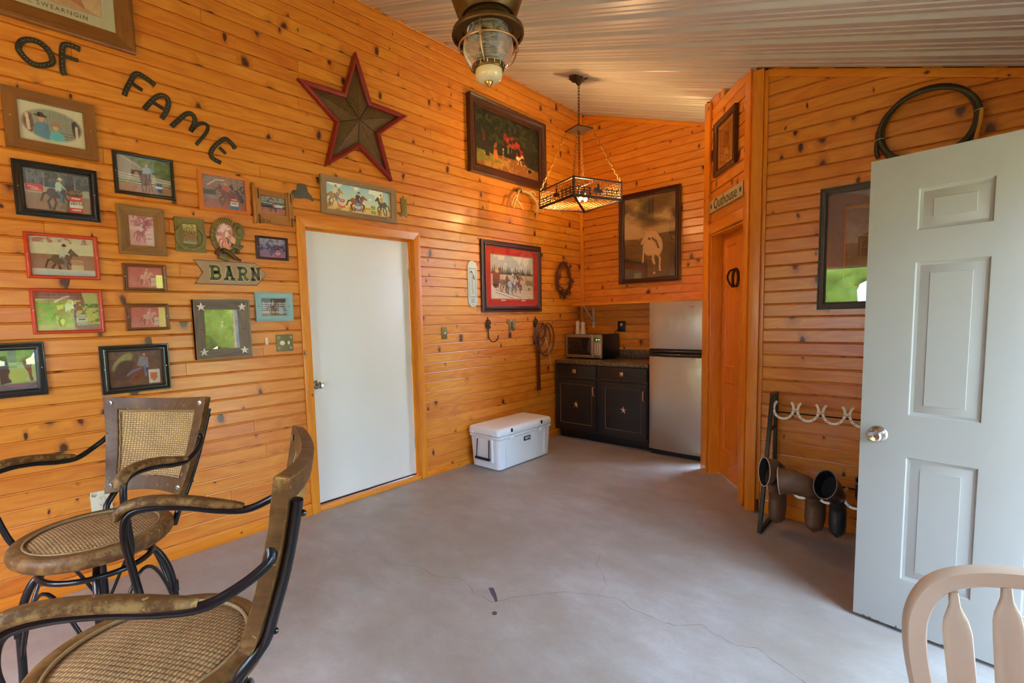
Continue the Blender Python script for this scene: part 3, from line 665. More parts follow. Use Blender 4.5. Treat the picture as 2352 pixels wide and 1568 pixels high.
def hang(name, label, cat, wall, outer, opening, mat, prof, dep, draw, group=None, mats=(), glass=True, bevel=0, px=True, res=380, rot=0, corner=0):
    O = quadbox(wall, outer) if px else outer; I = quadbox(wall, opening) if px else opening
    cx = (O[0] + O[1]) / 2; loc, rz = on_wall(wall, cx, O[2]); t = thing(name, label, cat, loc, rz, group)
    if rot: t.rotation_euler = (0, rot, rz)
    o = (O[0] - cx, O[1] - cx, 0, O[3] - O[2]); mgl = [I[0] - O[0], O[1] - I[1], I[2] - O[2], O[3] - I[3]]
    mn = min(v for v in mgl) if min(mgl) > .004 else .012
    mgl = [max(.4 * max(mgl), v) for v in mgl]
    i = (o[0] + mgl[0], o[1] - mgl[1], o[2] + mgl[2], o[3] - mgl[3])
    put('frame', rect_sweep(o, i, prof, dep), mat, t, bevel=bevel, smooth=30 if prof in ('round', 'scoop') else None)
    put('backing', MB().box(o[0] + .004, o[1] - .004, -.0022, -.0004, .004, o[3] - .004), 'barnwood', t)
    y = -dep * .22; j = i
    for mm, wd in mats:
        k = (j[0] + wd, j[1] - wd, j[2] + wd, j[3] - wd); m = MB()
        loops = [(j, y - .002), (j, y - .0035), (k, y - .0035), ((k[0] + .0015, k[1] - .0015, k[2] + .0015, k[3] - .0015), y - .002)]
        vs = [p for l, yy in loops for p in ((l[0], yy, l[2]), (l[1], yy, l[2]), (l[1], yy, l[3]), (l[0], yy, l[3]))]
        m.add(vs, [(4 * a + b, 4 * a + (b + 1) % 4, 4 * a + 4 + (b + 1) % 4, 4 * a + 4 + b) for a in range(3) for b in range(4)])
        put('mat', m, mm, t); j = k; y += .0006
    P = Pic(j[1] - j[0], j[3] - j[2], res); draw(P); po = bpy.data.objects.new('print', P.sheet()); S.collection.objects.link(po); po.parent = t; po.location = ((j[0] + j[1]) / 2, -dep * .22, j[2])
    if glass: put('glass', MB().box(i[0], i[1], -dep * .22 - .0075, -dep * .22 - .0055, i[2], i[3]), 'picglass', t)
    t['_s'] = 0; del t['_s']
    return t, o, i
def screws(t, pts, y, mat='steelsc', r=.0035):
    for x, z in pts: put('screw', MB().lathe_y([(r, 0), (r * .8, .0015), (.0008, .0018)], (x, y, z), 10), mat, t)
G1 = None
# --- pictures of the wall of fame
def d_art(p):
    p.grad((196, 150, 92), (206, 150, 96)); p.blotch(5, .5, (150, 92, 44), 3, (0, .4, .7, 1)); p.poly([(0, .55), (.3, .5), (.6, .7), (.62, 1), (0, 1)], (140, 84, 40)); p.mott(18, 22, 2)
    p.rect(.66, .0, 1, 1, (206, 158, 112)); p.poly([(.66, .55), (1, .62), (1, 1), (.82, .92), (.66, .8)], (190, 110, 60)); p.poly([(.84, .7), (1, .72), (1, 1), (.9, .95)], (220, 180, 130)); p.mott(30, 14, 4)
def d_family(p):
    p.grad((226, 214, 190), (222, 208, 184)); q = Pic(p.w, p.h, p.nx / p.w); q.nx, q.ny = p.nx, p.ny; q.a = np.zeros_like(p.a); q.X, q.Y = p.X, p.Y
    q.grad((150, 150, 138), (140, 136, 124))
    for k in range(22): q.line([(k / 21, 0), (k / 21, .75)], .006, (118, 120, 112))
    for k in range(5): q.line([(.62, .66 + .07 * k), (.85, .66 + .07 * k)], .01, (90, 48, 36))
    q.poly([(.2, 1), (.22, .55), (.32, .44), (.44, .5), (.48, .95)], (70, 128, 168)); q.poly([(.42, 1), (.46, .7), (.54, .62), (.66, .7), (.72, 1)], (72, 182, 204))
    q.ell(.335, .38, .045, .085, (214, 150, 120)); q.ell(.33, .30, .10, .035, (28, 20, 18), .05); q.ell(.33, .26, .05, .05, (28, 20, 18)); q.ell(.55, .56, .04, .07, (214, 160, 130)); q.ell(.545, .49, .085, .03, (170, 112, 84)); q.ell(.545, .46, .045, .04, (170, 112, 84))
    q.poly([(.02, .7), (.0, .4), (.08, .22), (.2, .3), (.22, .55), (.2, .72), (.14, .85)], (110, 56, 34)); q.poly([(.1, .28), (.15, .3), (.17, .7), (.12, .72)], (226, 196, 170))
    q.poly([(.8, .35), (.9, .22), (.98, .4), (.98, .8), (.88, .88), (.82, .6)], (44, 32, 34)); q.poly([(.86, .42), (.9, .42), (.9, .85), (.85, .85)], (220, 196, 180)); q.mott(24, 10, 7)
    u = (p.X - .5) / .47; v = (p.Y - .5) / .42; m = np.clip((1.02 - np.sqrt(u * u + v * v)) / .14, 0, 1)[..., None]; p.a = p.a * (1 - m) + q.a * m
def arena(p, sky, fence, dirt, h0=.42, h1=.6):
    p.grad(sky, tuple(v * .85 for v in sky), 0, 1); p.blotch(9, .5, tuple(v * .55 for v in sky), 2, (0, 0, 1, h0)); p.rect(0, h0, 1, h1, fence); p.grad(dirt, tuple(v * 1.08 for v in dirt), h1, 1); p.mott(22, 10, 6)
def d_nbha(p):
    arena(p, (92, 104, 116), (176, 176, 170), (150, 118, 98), .38, .58); p.blotch(14, .55, (40, 70, 120), 4, (.3, .15, .95, .4)); p.blotch(20, .6, (60, 56, 60), 9, (0, 0, 1, .38))
    for k in range(9): p.line([(.05 + k * .12, .02), (.05 + k * .12, .38)], .006, (170, 172, 170))
    p.rect(.02, .36, .28, .53, (206, 44, 48)); p.line([(.06, .42), (.2, .46)], .02, (236, 200, 196)); p.line([(.09, .49), (.24, .5)], .016, (236, 200, 196))
    p.rect(.64, .40, .88, .56, (40, 52, 66)); 
    p.horse(.2, .14, .62, .86, (62, 44, 42), (190, 214, 206), (232, 222, 186), (64, 108, 166)); p.poly([(.5, .9), (.62, .7), (.72, 1)], (120, 92, 74)); p.barrel(.665, .56, .21, .44); p.rect(.67, .69, .87, .80, (236, 232, 224))
def d_front(p):
    p.grad((126, 146, 104), (90, 112, 70)); p.mott(14, 40, 2); p.poly([(0, 0), (.15, .02), (.75, .5), (1, .55), (1, .66), (0, .66)], (168, 156, 152)); p.line([(.06, 0), (.62, .42)], .012, (226, 220, 212)); p.rect(.25, .36, .47, .55, (70, 56, 56)); p.ell(.34, .5, .05, .1, (190, 140, 110)); p.ell(.55, .5, .05, .1, (150, 170, 190)); p.ell(.66, .52, .03, .08, (190, 160, 120))
    for k in range(4): p.line([(0, .5 + k * .07), (1, .56 + k * .07)], .018, (226, 224, 216))
    p.grad((186, 130, 96), (176, 124, 96), .76, 1); p.mott(20, 8, 3)
    p.poly([(.42, .5), (.50, .36), (.60, .38), (.62, .62), (.60, .75), (.44, .78), (.40, .62)], (120, 72, 50)); p.ell(.55, .48, .04, .14, (70, 44, 34)); p.line([(.55, .4), (.555, .56)], .012, (220, 196, 170))
    for x in (.43, .5, .56, .61): p.line([(x, .7), (x + .01, .93)], .018, (80, 50, 40))
    p.poly([(.45, .44), (.48, .26), (.62, .26), (.68, .34), (.6, .42)], (150, 180, 204)); p.ell(.545, .21, .03, .05, (210, 150, 120)); p.rect(.69, .66, .82, .92, (64, 96, 176)); p.rect(.69, .74, .82, .82, (226, 226, 226))
def d_orange(p):
    p.grad((170, 132, 120), (150, 108, 96)); 
    for k in range(6): p.line([(0, .02 + .1 * k), (1, .1 + .1 * k)], .008, (70, 48, 44))
    for k in range(7): p.line([(.08 + .15 * k, 0), (.08 + .15 * k, .45)], .008, (70, 48, 44))
    p.line([(.12, .3), (.3, .12), (.52, .08)], .03, (228, 206, 190)); p.rect(0, .45, .3, .6, (60, 42, 44)); p.blotch(8, .52, (60, 40, 44), 4, (.6, .2, 1, .9)); p.grad((150, 78, 54), (184, 84, 54), .72, 1); p.mott(22, 14, 3)
    p.horse(.95, .16, -.75, .78, (116, 52, 40), (200, 90, 70), (220, 130, 80), (120, 60, 60)); p.barrel(.63, .62, .19, .36, (206, 50, 44), (228, 224, 216)); p.rect(.63, .87, .82, .98, (50, 100, 180))
def d_gate(p):
    arena(p, (156, 160, 152), (70, 74, 72), (186, 102, 78), .3, .62); p.line([(0, .34), (1, .44)], .03, (230, 230, 222)); p.horse(.25, .25, .5, .62, (46, 40, 42), (214, 60, 84), (230, 120, 140)); p.rect(.55, .4, .9, .56, (214, 214, 206))
def d_redwood(p):
    arena(p, (196, 190, 190), (220, 214, 214), (200, 170, 170), .35, .5); p.blotch(6, .5, (130, 40, 60), 3, (.2, 0, 1, .4)); p.horse(.12, .28, .7, .62, (150, 90, 90), (240, 236, 236), (236, 226, 226)); p.rect(.64, .5, .95, .95, (240, 236, 236)); p.line([(.7, .6), (.9, .6)], .03, (190, 60, 60)); p.line([(.7, .75), (.9, .75)], .03, (190, 60, 60)); p.tone((150, 24, 44), (250, 214, 210))
def d_red1(p):
    p.grad((206, 206, 174), (214, 210, 170)); p.blotch(12, .5, (186, 120, 110), 2, (0, 0, 1, .14)); p.rect(0, .14, 1, .45, (216, 214, 180)); p.grad((160, 118, 96), (170, 130, 106), .45, .84); p.mott(20, 8, 2)
    p.horse(.18, .18, .62, .85, (98, 84, 68), (200, 210, 190), (70, 44, 40), (120, 130, 130)); p.rect(.62, .58, .82, .96, (206, 196, 150)); p.rect(.62, .6, .82, .7, (190, 140, 120)); p.grad((206, 206, 196), (186, 200, 206), .84, 1); p.line([(0, .83), (1, .86)], .01, (226, 210, 190)); p.mott(14, 8, 5)
def d_red2(p):  # greens and yellows are reflected lawn painted over the pink scene
    p.grad((150, 96, 88), (150, 96, 88), 0, .34) if False else p.grad((150, 96, 88), (160, 150, 110))
    for k in range(5): p.line([(0, .06 + .08 * k), (.75, .06 + .08 * k)], .006, (96, 70, 70))
    for k in range(5): p.line([(.04 + .17 * k, 0), (.04 + .17 * k, .35)], .008, (96, 70, 70))
    p.line([(.3, .24), (.42, .14), (.52, .1)], .035, (214, 190, 178)); p.poly([(.73, 0), (1, 0), (1, 1), (.8, 1), (.78, .3)], (178, 196, 120)); p.blotch(9, .5, (96, 140, 70), 6, (.0, .3, 1, .8)); p.blotch(11, .58, (206, 206, 110), 8, (.3, .2, 1, .95)); p.grad((176, 144, 128), (170, 140, 130), .85, 1)
    p.horse(.2, .2, .6, .75, (150, 104, 84), (222, 214, 202), (214, 170, 140), (170, 150, 150)); p.barrel(.62, .58, .17, .3, (176, 196, 160), (214, 222, 190)); p.mott(20, 10, 3)
def d_pink(p, flip=False):
    p.grad((206, 110, 106), (216, 140, 132)); p.mott(10, 16, 3); (p.horse(.25, .1, .55, .8, (232, 176, 164), (240, 190, 176), (240, 196, 186), (222, 160, 150))); p.rect(.66, .5, .82, .9, (226, 206, 180)); p.line([(.69, .68), (.79, .68)], .02, (190, 120, 110))
def d_pink2(p): d_pink(p)
def d_star(p):
    p.grad((96, 92, 76), (84, 76, 62)); p.blotch(6, .5, (64, 60, 48), 3); p.horse(.25, .3, .5, .5, (120, 90, 70), (170, 150, 130)); p.mott(20, 10, 5)
def d_blue(p):
    p.grad((92, 82, 82), (92, 82, 82)); p.rect(0, .25, 1, .85, (96, 84, 80)); 
    for k in range(4): p.line([(0, .28 + k * .12), (1, .28 + k * .12)], .03, (228, 224, 214))
    for k in range(5): p.line([(.1 + .22 * k, .2), (.1 + .22 * k, .6)], .02, (228, 224, 214))
    p.rect(0, .72, 1, .86, (214, 186, 150)); p.rect(0, .86, 1, 1, (160, 112, 76)); p.horse(.2, .1, .5, .8, (130, 96, 74), (226, 214, 196), (232, 226, 210)); p.rect(.7, .55, .88, .93, (170, 206, 210))
def d_green(p):  # greens are the outdoors reflected in the glass, painted into the sheet
    p.grad((96, 130, 84), (140, 180, 100), 0, 1); p.mott(10, 26, 3); p.grad((160, 190, 110), (176, 196, 130), .3, .8); p.grad((120, 104, 110), (130, 110, 112), .85, 1); p.poly([(.78, .2), (.9, .16), (.95, .3), (.93, .55), (.95, .8), (.9, .8), (.87, .55), (.82, .45)], (120, 84, 60)); p.poly([(.4, .15), (.55, .12), (.6, .8), (.42, .85)], (40, 44, 50)); p.ell(.7, .65, .15, .16, (170, 190, 90))
def d_dark(p):
    p.grad((96, 84, 76), (84, 64, 54)); p.mott(12, 26, 3); p.ell(.25, .3, .12, .3, (150, 150, 92), .6); p.ell(.3, .55, .2, .3, (44, 42, 44), .2); p.poly([(.35, .9), (.45, .4), (.6, .35), (.72, .6), (.6, .9)], (104, 54, 38)); p.poly([(.52, .42), (.58, .15), (.74, .2), (.74, .5)], (130, 140, 150)); p.line([(.58, .5), (.42, .58), (.33, .68)], .05, (96, 110, 156)); p.line([(.66, .45), (.68, .72)], .05, (96, 110, 156)); p.ell(.67, .1, .03, .06, (196, 130, 110))
    p.ell(.66, .04, .05, .025, (40, 30, 30)); p.rect(.73, .56, .95, .96, (206, 206, 200)); p.poly([(.76, .66), (.9, .66), (.9, .8), (.83, .92), (.76, .82)], (206, 116, 60)); p.mott(26, 12, 6)
def d_purple(p):
    arena(p, (176, 168, 186), (150, 140, 170), (160, 120, 150), .4, .68); p.blotch(10, .5, (60, 50, 110), 3, (0, .35, 1, .65)); p.horse(.85, .3, -.6, .62, (84, 70, 110), (60, 50, 100), (60, 50, 90), (110, 100, 150)); p.barrel(.62, .58, .17, .36, (206, 50, 60))
def d_pano(p):
    p.grad((150, 186, 200), (226, 210, 166), 0, 1); p.blotch(5, .55, (222, 222, 206), 3, (0, 0, 1, .5)); p.grad((222, 190, 128), (206, 168, 104), .68, 1); p.blotch(16, .56, (170, 130, 66), 8, (0, .72, 1, 1)); 
    p.line([(.5, .72), (.8, .76)], .006, (190, 160, 120)); p.line([(.5, .8), (.8, .84)], .006, (190, 160, 120))
    p.horse(-.02, .08, .3, .8, (176, 128, 90), (214, 196, 160), (140, 96, 60), (110, 120, 150)); p.barrel(.19, .56, .08, .3, (200, 70, 50), (226, 220, 206)); p.horse(.28, .2, .38, .74, (150, 84, 46), (70, 66, 66), (60, 44, 38), (60, 84, 140)); p.barrel(.43, .6, .08, .3, (60, 100, 160), (214, 210, 196)); p.barrel(.68, .62, .07, .3, (70, 130, 60), (190, 190, 100)); p.horse(1.0, .12, -.28, .84, (84, 84, 82), (190, 150, 70), (130, 90, 50), (70, 60, 50))
def d_barn(p):
    p.grad((14, 12, 8), (34, 24, 10)); p.blotch(9, .5, (34, 36, 16), 3, (0, 0, 1, .8)); p.poly([(0, .72), (.3, .74), (.45, .70), (1, .82), (1, 1), (0, 1)], (126, 72, 22)); p.blotch(10, .5, (150, 104, 34), 5, (0, .78, .5, 1)); p.poly([(0, .72), (.2, .72), (.4, .86), (0, .92)], (110, 100, 30))
    p.poly([(.42, .28), (.62, .3), (.64, .4), (.74, .46), (.76, .74), (.42, .72)], (128, 24, 14)); p.poly([(.40, .50), (.48, .34), (.66, .38), (.76, .52)], (160, 40, 24)); p.rect(.42, .52, .62, .72, (24, 16, 10)); p.rect(.48, .5, .55, .64, (110, 110, 60)); p.blotch(10, .46, (18, 20, 8), 12, (0, 0, .42, .45)); p.blotch(10, .5, (22, 24, 10), 15, (.4, 0, 1, .36)); p.poly([(.13, .4), (.19, .38), (.2, .8), (.14, .8)], (30, 18, 10)); p.rect(.1, .35, .14, .55, (96, 26, 16)); p.poly([(.26, .8), (.27, .55), (.31, .5), (.33, .82)], (176, 92, 34))
    p.horse(.58, .55, .18, .25, (222, 182, 120)); p.ell(.41, .6, .014, .035, (190, 150, 90)); p.rect(.398, .62, .424, .78, (120, 96, 60)); p.blotch(12, .55, (12, 10, 8), 19, (.78, .5, 1, .95)); p.blotch(22, .56, (52, 52, 22), 23, (0, 0, 1, .5), .1); p.blotch(26, .54, (30, 20, 10), 31, (0, .3, 1, .7), .14); p.blotch(30, .72, (176, 112, 40), 37, (.1, .74, .9, 1), .12); p.mott(34, 14, 2)
def d_coach(p):
    p.grad((176, 176, 168), (206, 196, 176), 0, 1); p.blotch(5, .5, (214, 206, 190), 3, (0, 0, 1, .45)); 
    for k in range(24): x = k / 23; h = .1 + .1 * math.sin(k * 2.3) ** 2 + .08 * (1 - x); p.poly([(x - .03, .46), (x, .46 - h), (x + .03, .46)], (74, 76, 56))
    p.grad((196, 166, 128), (206, 190, 160), .44, 1); p.blotch(9, .5, (150, 122, 96), 4, (.5, .44, 1, .8)); p.poly([(0, .7), (.5, .95), (1, 1), (0, 1)], (216, 206, 188)); p.line([(.1, .8), (.7, .98)], .008, (110, 92, 80)); p.line([(.1, .86), (.5, .99)], .008, (110, 92, 80))
    p.rect(.04, .36, .2, .64, (130, 50, 36)); p.ell(.1, .66, .06, .1, (80, 50, 36)); p.ell(.14, .36, .05, .05, (222, 180, 70)); p.ell(.2, .33, .04, .05, (90, 84, 90))
    p.horse(.14, .4, .3, .46, (120, 88, 64)); p.horse(.26, .38, .32, .52, (96, 74, 60)); p.horse(.44, .38, .34, .5, (160, 82, 46), (96, 66, 50), (60, 50, 40)); p.horse(.3, .42, .36, .52, (176, 178, 176), (190, 180, 160), (226, 206, 160)); p.mott(26, 14, 6)
def d_whitehorse(p):
    p.grad((120, 92, 52), (70, 46, 18), 0, 1); c = p.cloud(3, 4); c2 = p.cloud(5, 9); m = np.clip((c * .6 + c2 * .4 - .42) * 4.5, 0, 1) * (p.Y < .5); p.put(m, (196, 162, 110)); p.ell(.62, .12, .36, .10, (64, 44, 18), -.2, .4); p.ell(.5, .33, .28, .07, (66, 46, 18), .1, .5); p.ell(.15, .4, .3, .12, (206, 172, 120), .2, .5); p.ell(.7, .42, .4, .06, (190, 156, 106), -.05, .5); p.poly([(0, .5), (.3, .51), (.6, .47), (1, .47), (1, 1), (0, 1)], (66, 44, 14)); p.mott(9, 10, 6)
    w = (226, 182, 128); d = (120, 84, 46)
    p.line([(.40, .66), (.37, .74), (.36, .82)], .035, d); p.line([(.66, .7), (.71, .78), (.70, .88)], .035, w); p.ell(.50, .63, .13, .10, w, .2); p.ell(.66, .62, .10, .12, w); p.poly([(.42, .52), (.52, .43), (.64, .44), (.74, .55), (.72, .66), (.6, .6), (.5, .5)], w); p.poly([(.38, .50), (.44, .43), (.52, .46), (.47, .53), (.37, .585), (.33, .58), (.34, .55)], w)
    p.poly([(.41, .44), (.40, .405), (.44, .43)], w); p.line([(.56, .52), (.63, .56), (.68, .64)], .035, (104, 70, 36)); p.line([(.58, .68), (.575, .78), (.60, .83)], .05, w); p.line([(.6, .84), (.6, .94)], .022, d); p.ell(.6, .945, .026, .014, w); p.line([(.71, .88), (.71, .90)], .03, w); p.line([(.39, .64), (.38, .8)], .03, w); p.ell(.71, .915, .025, .013, w); p.rect(.2, .93, .34, 1, (110, 110, 50)); p.mott(22, 7, 3)  # olive block at the bottom is window reflection painted into the sheet
def d_outhouse(p):
    p.grad((170, 128, 62), (180, 140, 70)); p.rect(0, 0, 1, 1, (92, 60, 24)); p.rect(.08, .05, .92, .95, (170, 132, 66)); p.rect(.16, .1, .84, .9, (128, 98, 48)); p.poly([(.3, .62), (.3, .25), (.5, .14), (.68, .22), (.68, .6)], (74, 38, 16)); p.rect(.36, .3, .56, .6, (110, 60, 26)); p.ell(.46, .36, .03, .025, (40, 22, 10)); p.poly([(.3, .85), (.4, .62), (.58, .62), (.75, .85)], (190, 160, 96)); p.ell(.72, .7, .08, .08, (70, 80, 30)); p.mott(26, 12, 3)
def d_street(p):
    p.grad((88, 108, 112), (128, 138, 120), 0, .45); p.grad((96, 100, 78), (84, 92, 66), .45, 1); p.blotch(4, .5, (120, 134, 128), 3, (0, 0, 1, .4)); p.poly([(.16, .38), (.3, .33), (1, .42), (1, .68), (.16, .62)], (74, 66, 52)); 
    for k in range(8): p.line([(.2 + k * .1, .4), (.2 + k * .1, .62)], .008, (130, 120, 92)); p.line([(.2 + k * .1, .52), (.28 + k * .1, .52)], .008, (130, 120, 92))
    p.line([(.15, .36), (1, .44)], .012, (150, 140, 110)); p.blotch(16, .58, (160, 150, 116), 5, (.4, .5, 1, .62)); p.mott(20, 10, 8)
def d_troop(p):
    p.grad((196, 176, 110), (96, 96, 60), 0, 1); p.blotch(7, .5, (140, 130, 60), 3, (0, 0, 1, .5)); 
    for k in range(5): p.horse(-.05 + k * .18, .28, .3, .4, (150, 84, 36), (90, 40, 26), (60, 40, 26))
    p.grad((96, 92, 60), (170, 160, 120), .6, 1)
    for k in range(4): p.horse(.02 + k * .22, .5, .3, .4, (170, 96, 44))
    p.mott(16, 24, 5)
FG = 'framed rodeo photos on the wall of fame'
# 1 big art print, top corner of the frame
a0 = A(311, 131); a1 = A(303.6, 0); 
t, o, i = hang('framed_print', 'large brown framed art print with a wide cream mat, above the letters OF', 'picture', 'A', (-.62, a0[0], a0[1] + .005, a0[1] + .78), (-.62 + .085, a0[0] - .085, a0[1] + .09, a0[1] + .78 - .085), 'brownfr', 'bevel', .03, d_art, px=False, mats=(('cream', .055),))
def text(name, s, size, mat, parent, loc, rot=(PI / 2, 0, 0), ext=.0004, align='CENTER', sx=1.0, spacing=1.0):
    cu = bpy.data.curves.new('text', 'FONT'); cu.body = s; cu.size = size; cu.extrude = ext; cu.align_x = align; cu.align_y = 'CENTER'; cu.space_character = spacing; cu.resolution_u = 3
    tmp = bpy.data.objects.new('tmp', cu); S.collection.objects.link(tmp); dg = bpy.context.evaluated_depsgraph_get(); me = bpy.data.meshes.new_from_object(tmp.evaluated_get(dg)); bpy.data.objects.remove(tmp)
    me.materials.clear(); me.materials.append(M[mat]); o = bpy.data.objects.new(name, me); S.collection.objects.link(o); o.parent = parent; o.location = loc; o.rotation_euler = rot; o.scale = (sx, 1, 1); return o
text('lettering', 'MICHAEL SWEARNGIN', .030, 'brownfr', t, (.115, -.0112, .112), align='CENTER', spacing=1.25)
Q = lambda *a: [tuple(p) for p in a]
L_ = [
 ('wide oak framed portrait of two people in blue shirts between horses', Q((1,196),(217,245),(224,371),(11,337)), Q((38,227),(190,261.5),(195,346),(45.5,319)), 'brownfr', 'flat', .024, d_family, ()),
 ('black stepped frame with a rider leaning round a red and white barrel', Q((26,364),(222,395),(229,512),(34,492.5)), Q((53,387),(204,407),(207,493.5),(58,479)), 'blackfr', 'step', .03, d_nbha, ()),
 ('black rounded frame with a horse running head-on past a white rail fence', Q((257,346),(398,369),(402,460.6),(262,444)), Q((267,354),(389,375),(394,451),(272,438)), 'blackfr', 'round', .02, d_front, ()),
 ('flat orange wood frame with a rider and a red white and blue barrel', Q((452,391),(570,409),(572,495),(456,481.6)), Q((464,400),(561,416),(562.5,485.6),(466,474.4)), 'orangefr', 'flat', .018, d_orange, ()),
 ('small black frame with a purple tinted racing photo beside the door casing', Q((585.6,541.4),(660,547),(661.7,598.7),(587.7,595)), Q((593.6,546.6),(654,551.7),(655.3,593),(596,589.7)), 'mahog', 'step', .02, d_purple, ()),
 ('weathered wood frame with a tall crimson faded racing photo', Q((265,469.5),(375,482),(381,588),(273.5,582.4)), Q((294,494),(351,499.6),(355,567),(298.4,562.3)), 'brownold', 'bevel', .024, d_redwood, ()),
 ('red frame with a brown horse against a pale yellow fence, the upper red frame', Q((52,531.7),(223.4,544),(230.5,643),(61,639)), Q((66.6,541),(213,552),(218,635),(73.6,631)), 'redfr', 'round', .022, d_red1, ()),
 ('red frame with a pink photo under a painted green reflection, the lower red frame', Q((65.4,662),(233.8,664.5),(241.4,762.4),(75.6,768.6)), Q((79,671.6),(223.4,672.5),(230.5,755.4),(87,760)), 'redfr', 'round', .022, d_red2, ()),
 ('small brown frame with a pink faded rider, directly under the weathered crimson one', Q((278.3,604.4),(380,608.6),(383.6,668.3),(284.5,668.7)), Q((291,613),(370,615),(374,661.4),(293.6,661)), 'brownfr', 'scoop', .018, d_pink, ()),
 ('small brown frame with a pink faded rider, the lower of the pink pair', Q((285.4,696.8),(386,697.4),(388.3,756.3),(290.8,760.5)), Q((297.5,705.4),(378.8,705),(379.7,751),(300,752.3)), 'brownfr', 'scoop', .018, d_pink2, ()),
 ('black stepped frame with a photo under a painted green reflection, at the low outer end of the wall', Q((-95,791),(99.5,784.8),(110.6,905.3),(-85,922)), Q((-70,808),(78,803),(84.7,890.6),(-62,903)), 'blackfr', 'step', .03, d_green, ()),
 ('black stepped frame with a dark steer wrestling photo, over the back of the far stool', Q((225.7,796),(384.5,787.3),(392,890.2),(234.3,907.8)), Q((247,810.3),(367.3,802.2),(374,879),(253.5,890.6)), 'blackfr', 'step', .03, d_dark, ()),
]
for lab, oq, iq, mt, pr, dp, dr, mats in L_:
    t, o, i = hang('photo_frame', lab, 'picture', 'A', oq, iq, mt, pr, dp, dr, FG, mats, bevel=.006 if mt == 'redfr' else 0)
    if 'leaning round' in lab:
        w_, h_ = i[1] - i[0], i[3] - i[2]
        for tx, fx_, fy_, sz, mt_ in (('NBHA', .755, .475, .027, 'yellow'), ('NBHA', .768, .745, .025, 'ink')): text('lettering', tx, sz, mt_, t, (i[0] + w_ * fx_, -dp * .22 - .0008, i[3] - h_ * fy_), ext=.0002)
    mx_ = (i[0] - o[0]) * .45
    if mt in ('blackfr', 'redfr', 'brownfr', 'mahog', 'orangefr'): screws(t, ((o[0] + mx_, o[3] * .52), (o[1] - mx_, o[3] * .52)), -dp * (.62 if pr == 'step' else .93))
# light blue frame
t, o, i = hang('photo_frame', 'light blue painted frame with a small barrel racing photo beside the door casing', 'picture', 'A', Q((582.9,671),(668.6,672.5),(671,736.3),(587,738.3)), Q((599.5,686),(654.5,685.8),(656.7,723),(600.6,725)), 'bluefr', 'scoop', .022, d_blue, FG, bevel=0); screws(t, ((o[0] + .022, o[3] * .52), (o[1] - .022, o[3] * .52)), -.014, 'blackpl')
# star frame
def star_poly(R, r, n=5, rot=PI / 2, cx=0, cz=0): return [((cx + (R if k % 2 == 0 else r) * math.cos(rot + k * PI / n)), (cz + (R if k % 2 == 0 else r) * math.sin(rot + k * PI / n))) for k in range(2 * n)]
def star3d(m, R, r, y, h, cx=0, cz=0, rot=PI / 2, base=0.0):
    P = star_poly(R, r, 5, rot, cx, cz); n = len(P); vs = [(p[0], y, p[1]) for p in P] + [(p[0], y - base, p[1]) for p in P] + [(cx, y - base - h, cz)]
    m.add(vs, [tuple(range(n))] + [(i, (i + 1) % n, n + (i + 1) % n, n + i) for i in range(n)] + [(n + i, n + (i + 1) % n, 2 * n) for i in range(n)]); return m
t, o, i = hang('star_cornered_frame', 'grey weathered frame with four small metal stars at its corners', 'picture', 'A', Q((440,688.6),(567.5,688.6),(575.4,816.3),(448,827.5)), Q((466.8,711.8),(544,710.6),(549,797),(473,802.7)), 'greywood', 'bevel', .028, d_star, FG)
put('rim', rect_sweep(o, (o[0] + .012, o[1] - .012, o[2] + .012, o[3] - .012), 'flat', .036), 'greywood', t)
for sx in (-1, 1):
    for z in (.045, o[3] - .045): put('star', star3d(MB(), .028, .012, -.026, .006, sx * (o[1] - .045), z, base=.001), 'paleiron', t)
screws(t, ((o[0] + .04, o[3] * .5), (o[1] - .04, o[3] * .5)), -.025, 'blackpl')
# gate frame
O = quadbox('A', Q((578,432),(670,450),(672,520),(582,510))); I = quadbox('A', Q((597,449),(654,457),(655,497),(597,489)))
t, o, i = hang('gate_shaped_frame', 'small frame built like a plank gate with iron hinges and a coil spring', 'picture', 'A', O, I, 'oakfr', 'flat', .014, d_gate, FG, px=False)
put('post', MB().box(o[0] - .004, o[0] + .012, -.03, 0, -.01, o[3] + .035), 'oakfr', t, bevel=.002)
put('plank', MB().box(o[0] + .012, o[1] + .008, -.022, -.014, .0, .028), 'oakfr', t); put('plank', MB().box(o[0] + .012, o[1] + .008, -.022, -.014, o[3] - .03, o[3]), 'oakfr', t); put('plank', MB().box(o[1] - .035, o[1] - .006, -.026, -.018, -.004, o[3] + .01), 'oakfr', t); put('plank', MB().box(o[0] + .014, o[0] + .045, -.026, -.018, -.004, o[3] + .01), 'oakfr', t)
for z in (.02, o[3] - .03):
    for x in (o[0] + .03, o[1] - .02): put('hinge', MB().tube([(x, -.03, z - .03), (x, -.03, z + .03)], .003, 6), 'rust', t)
put('spring', MB().tube([(o[0] + .03 + k * .0022, -.03 + .008 * math.sin(k * 1.1), .008 + .008 * math.cos(k * 1.1)) for k in range(36)], .0016, 5).tube([(o[0] + .024, -.03, .06), (o[0] + .024, -.03, .0), (o[0] + .03, -.03, .008)], .002, 5), 'brass', t, smooth=50)
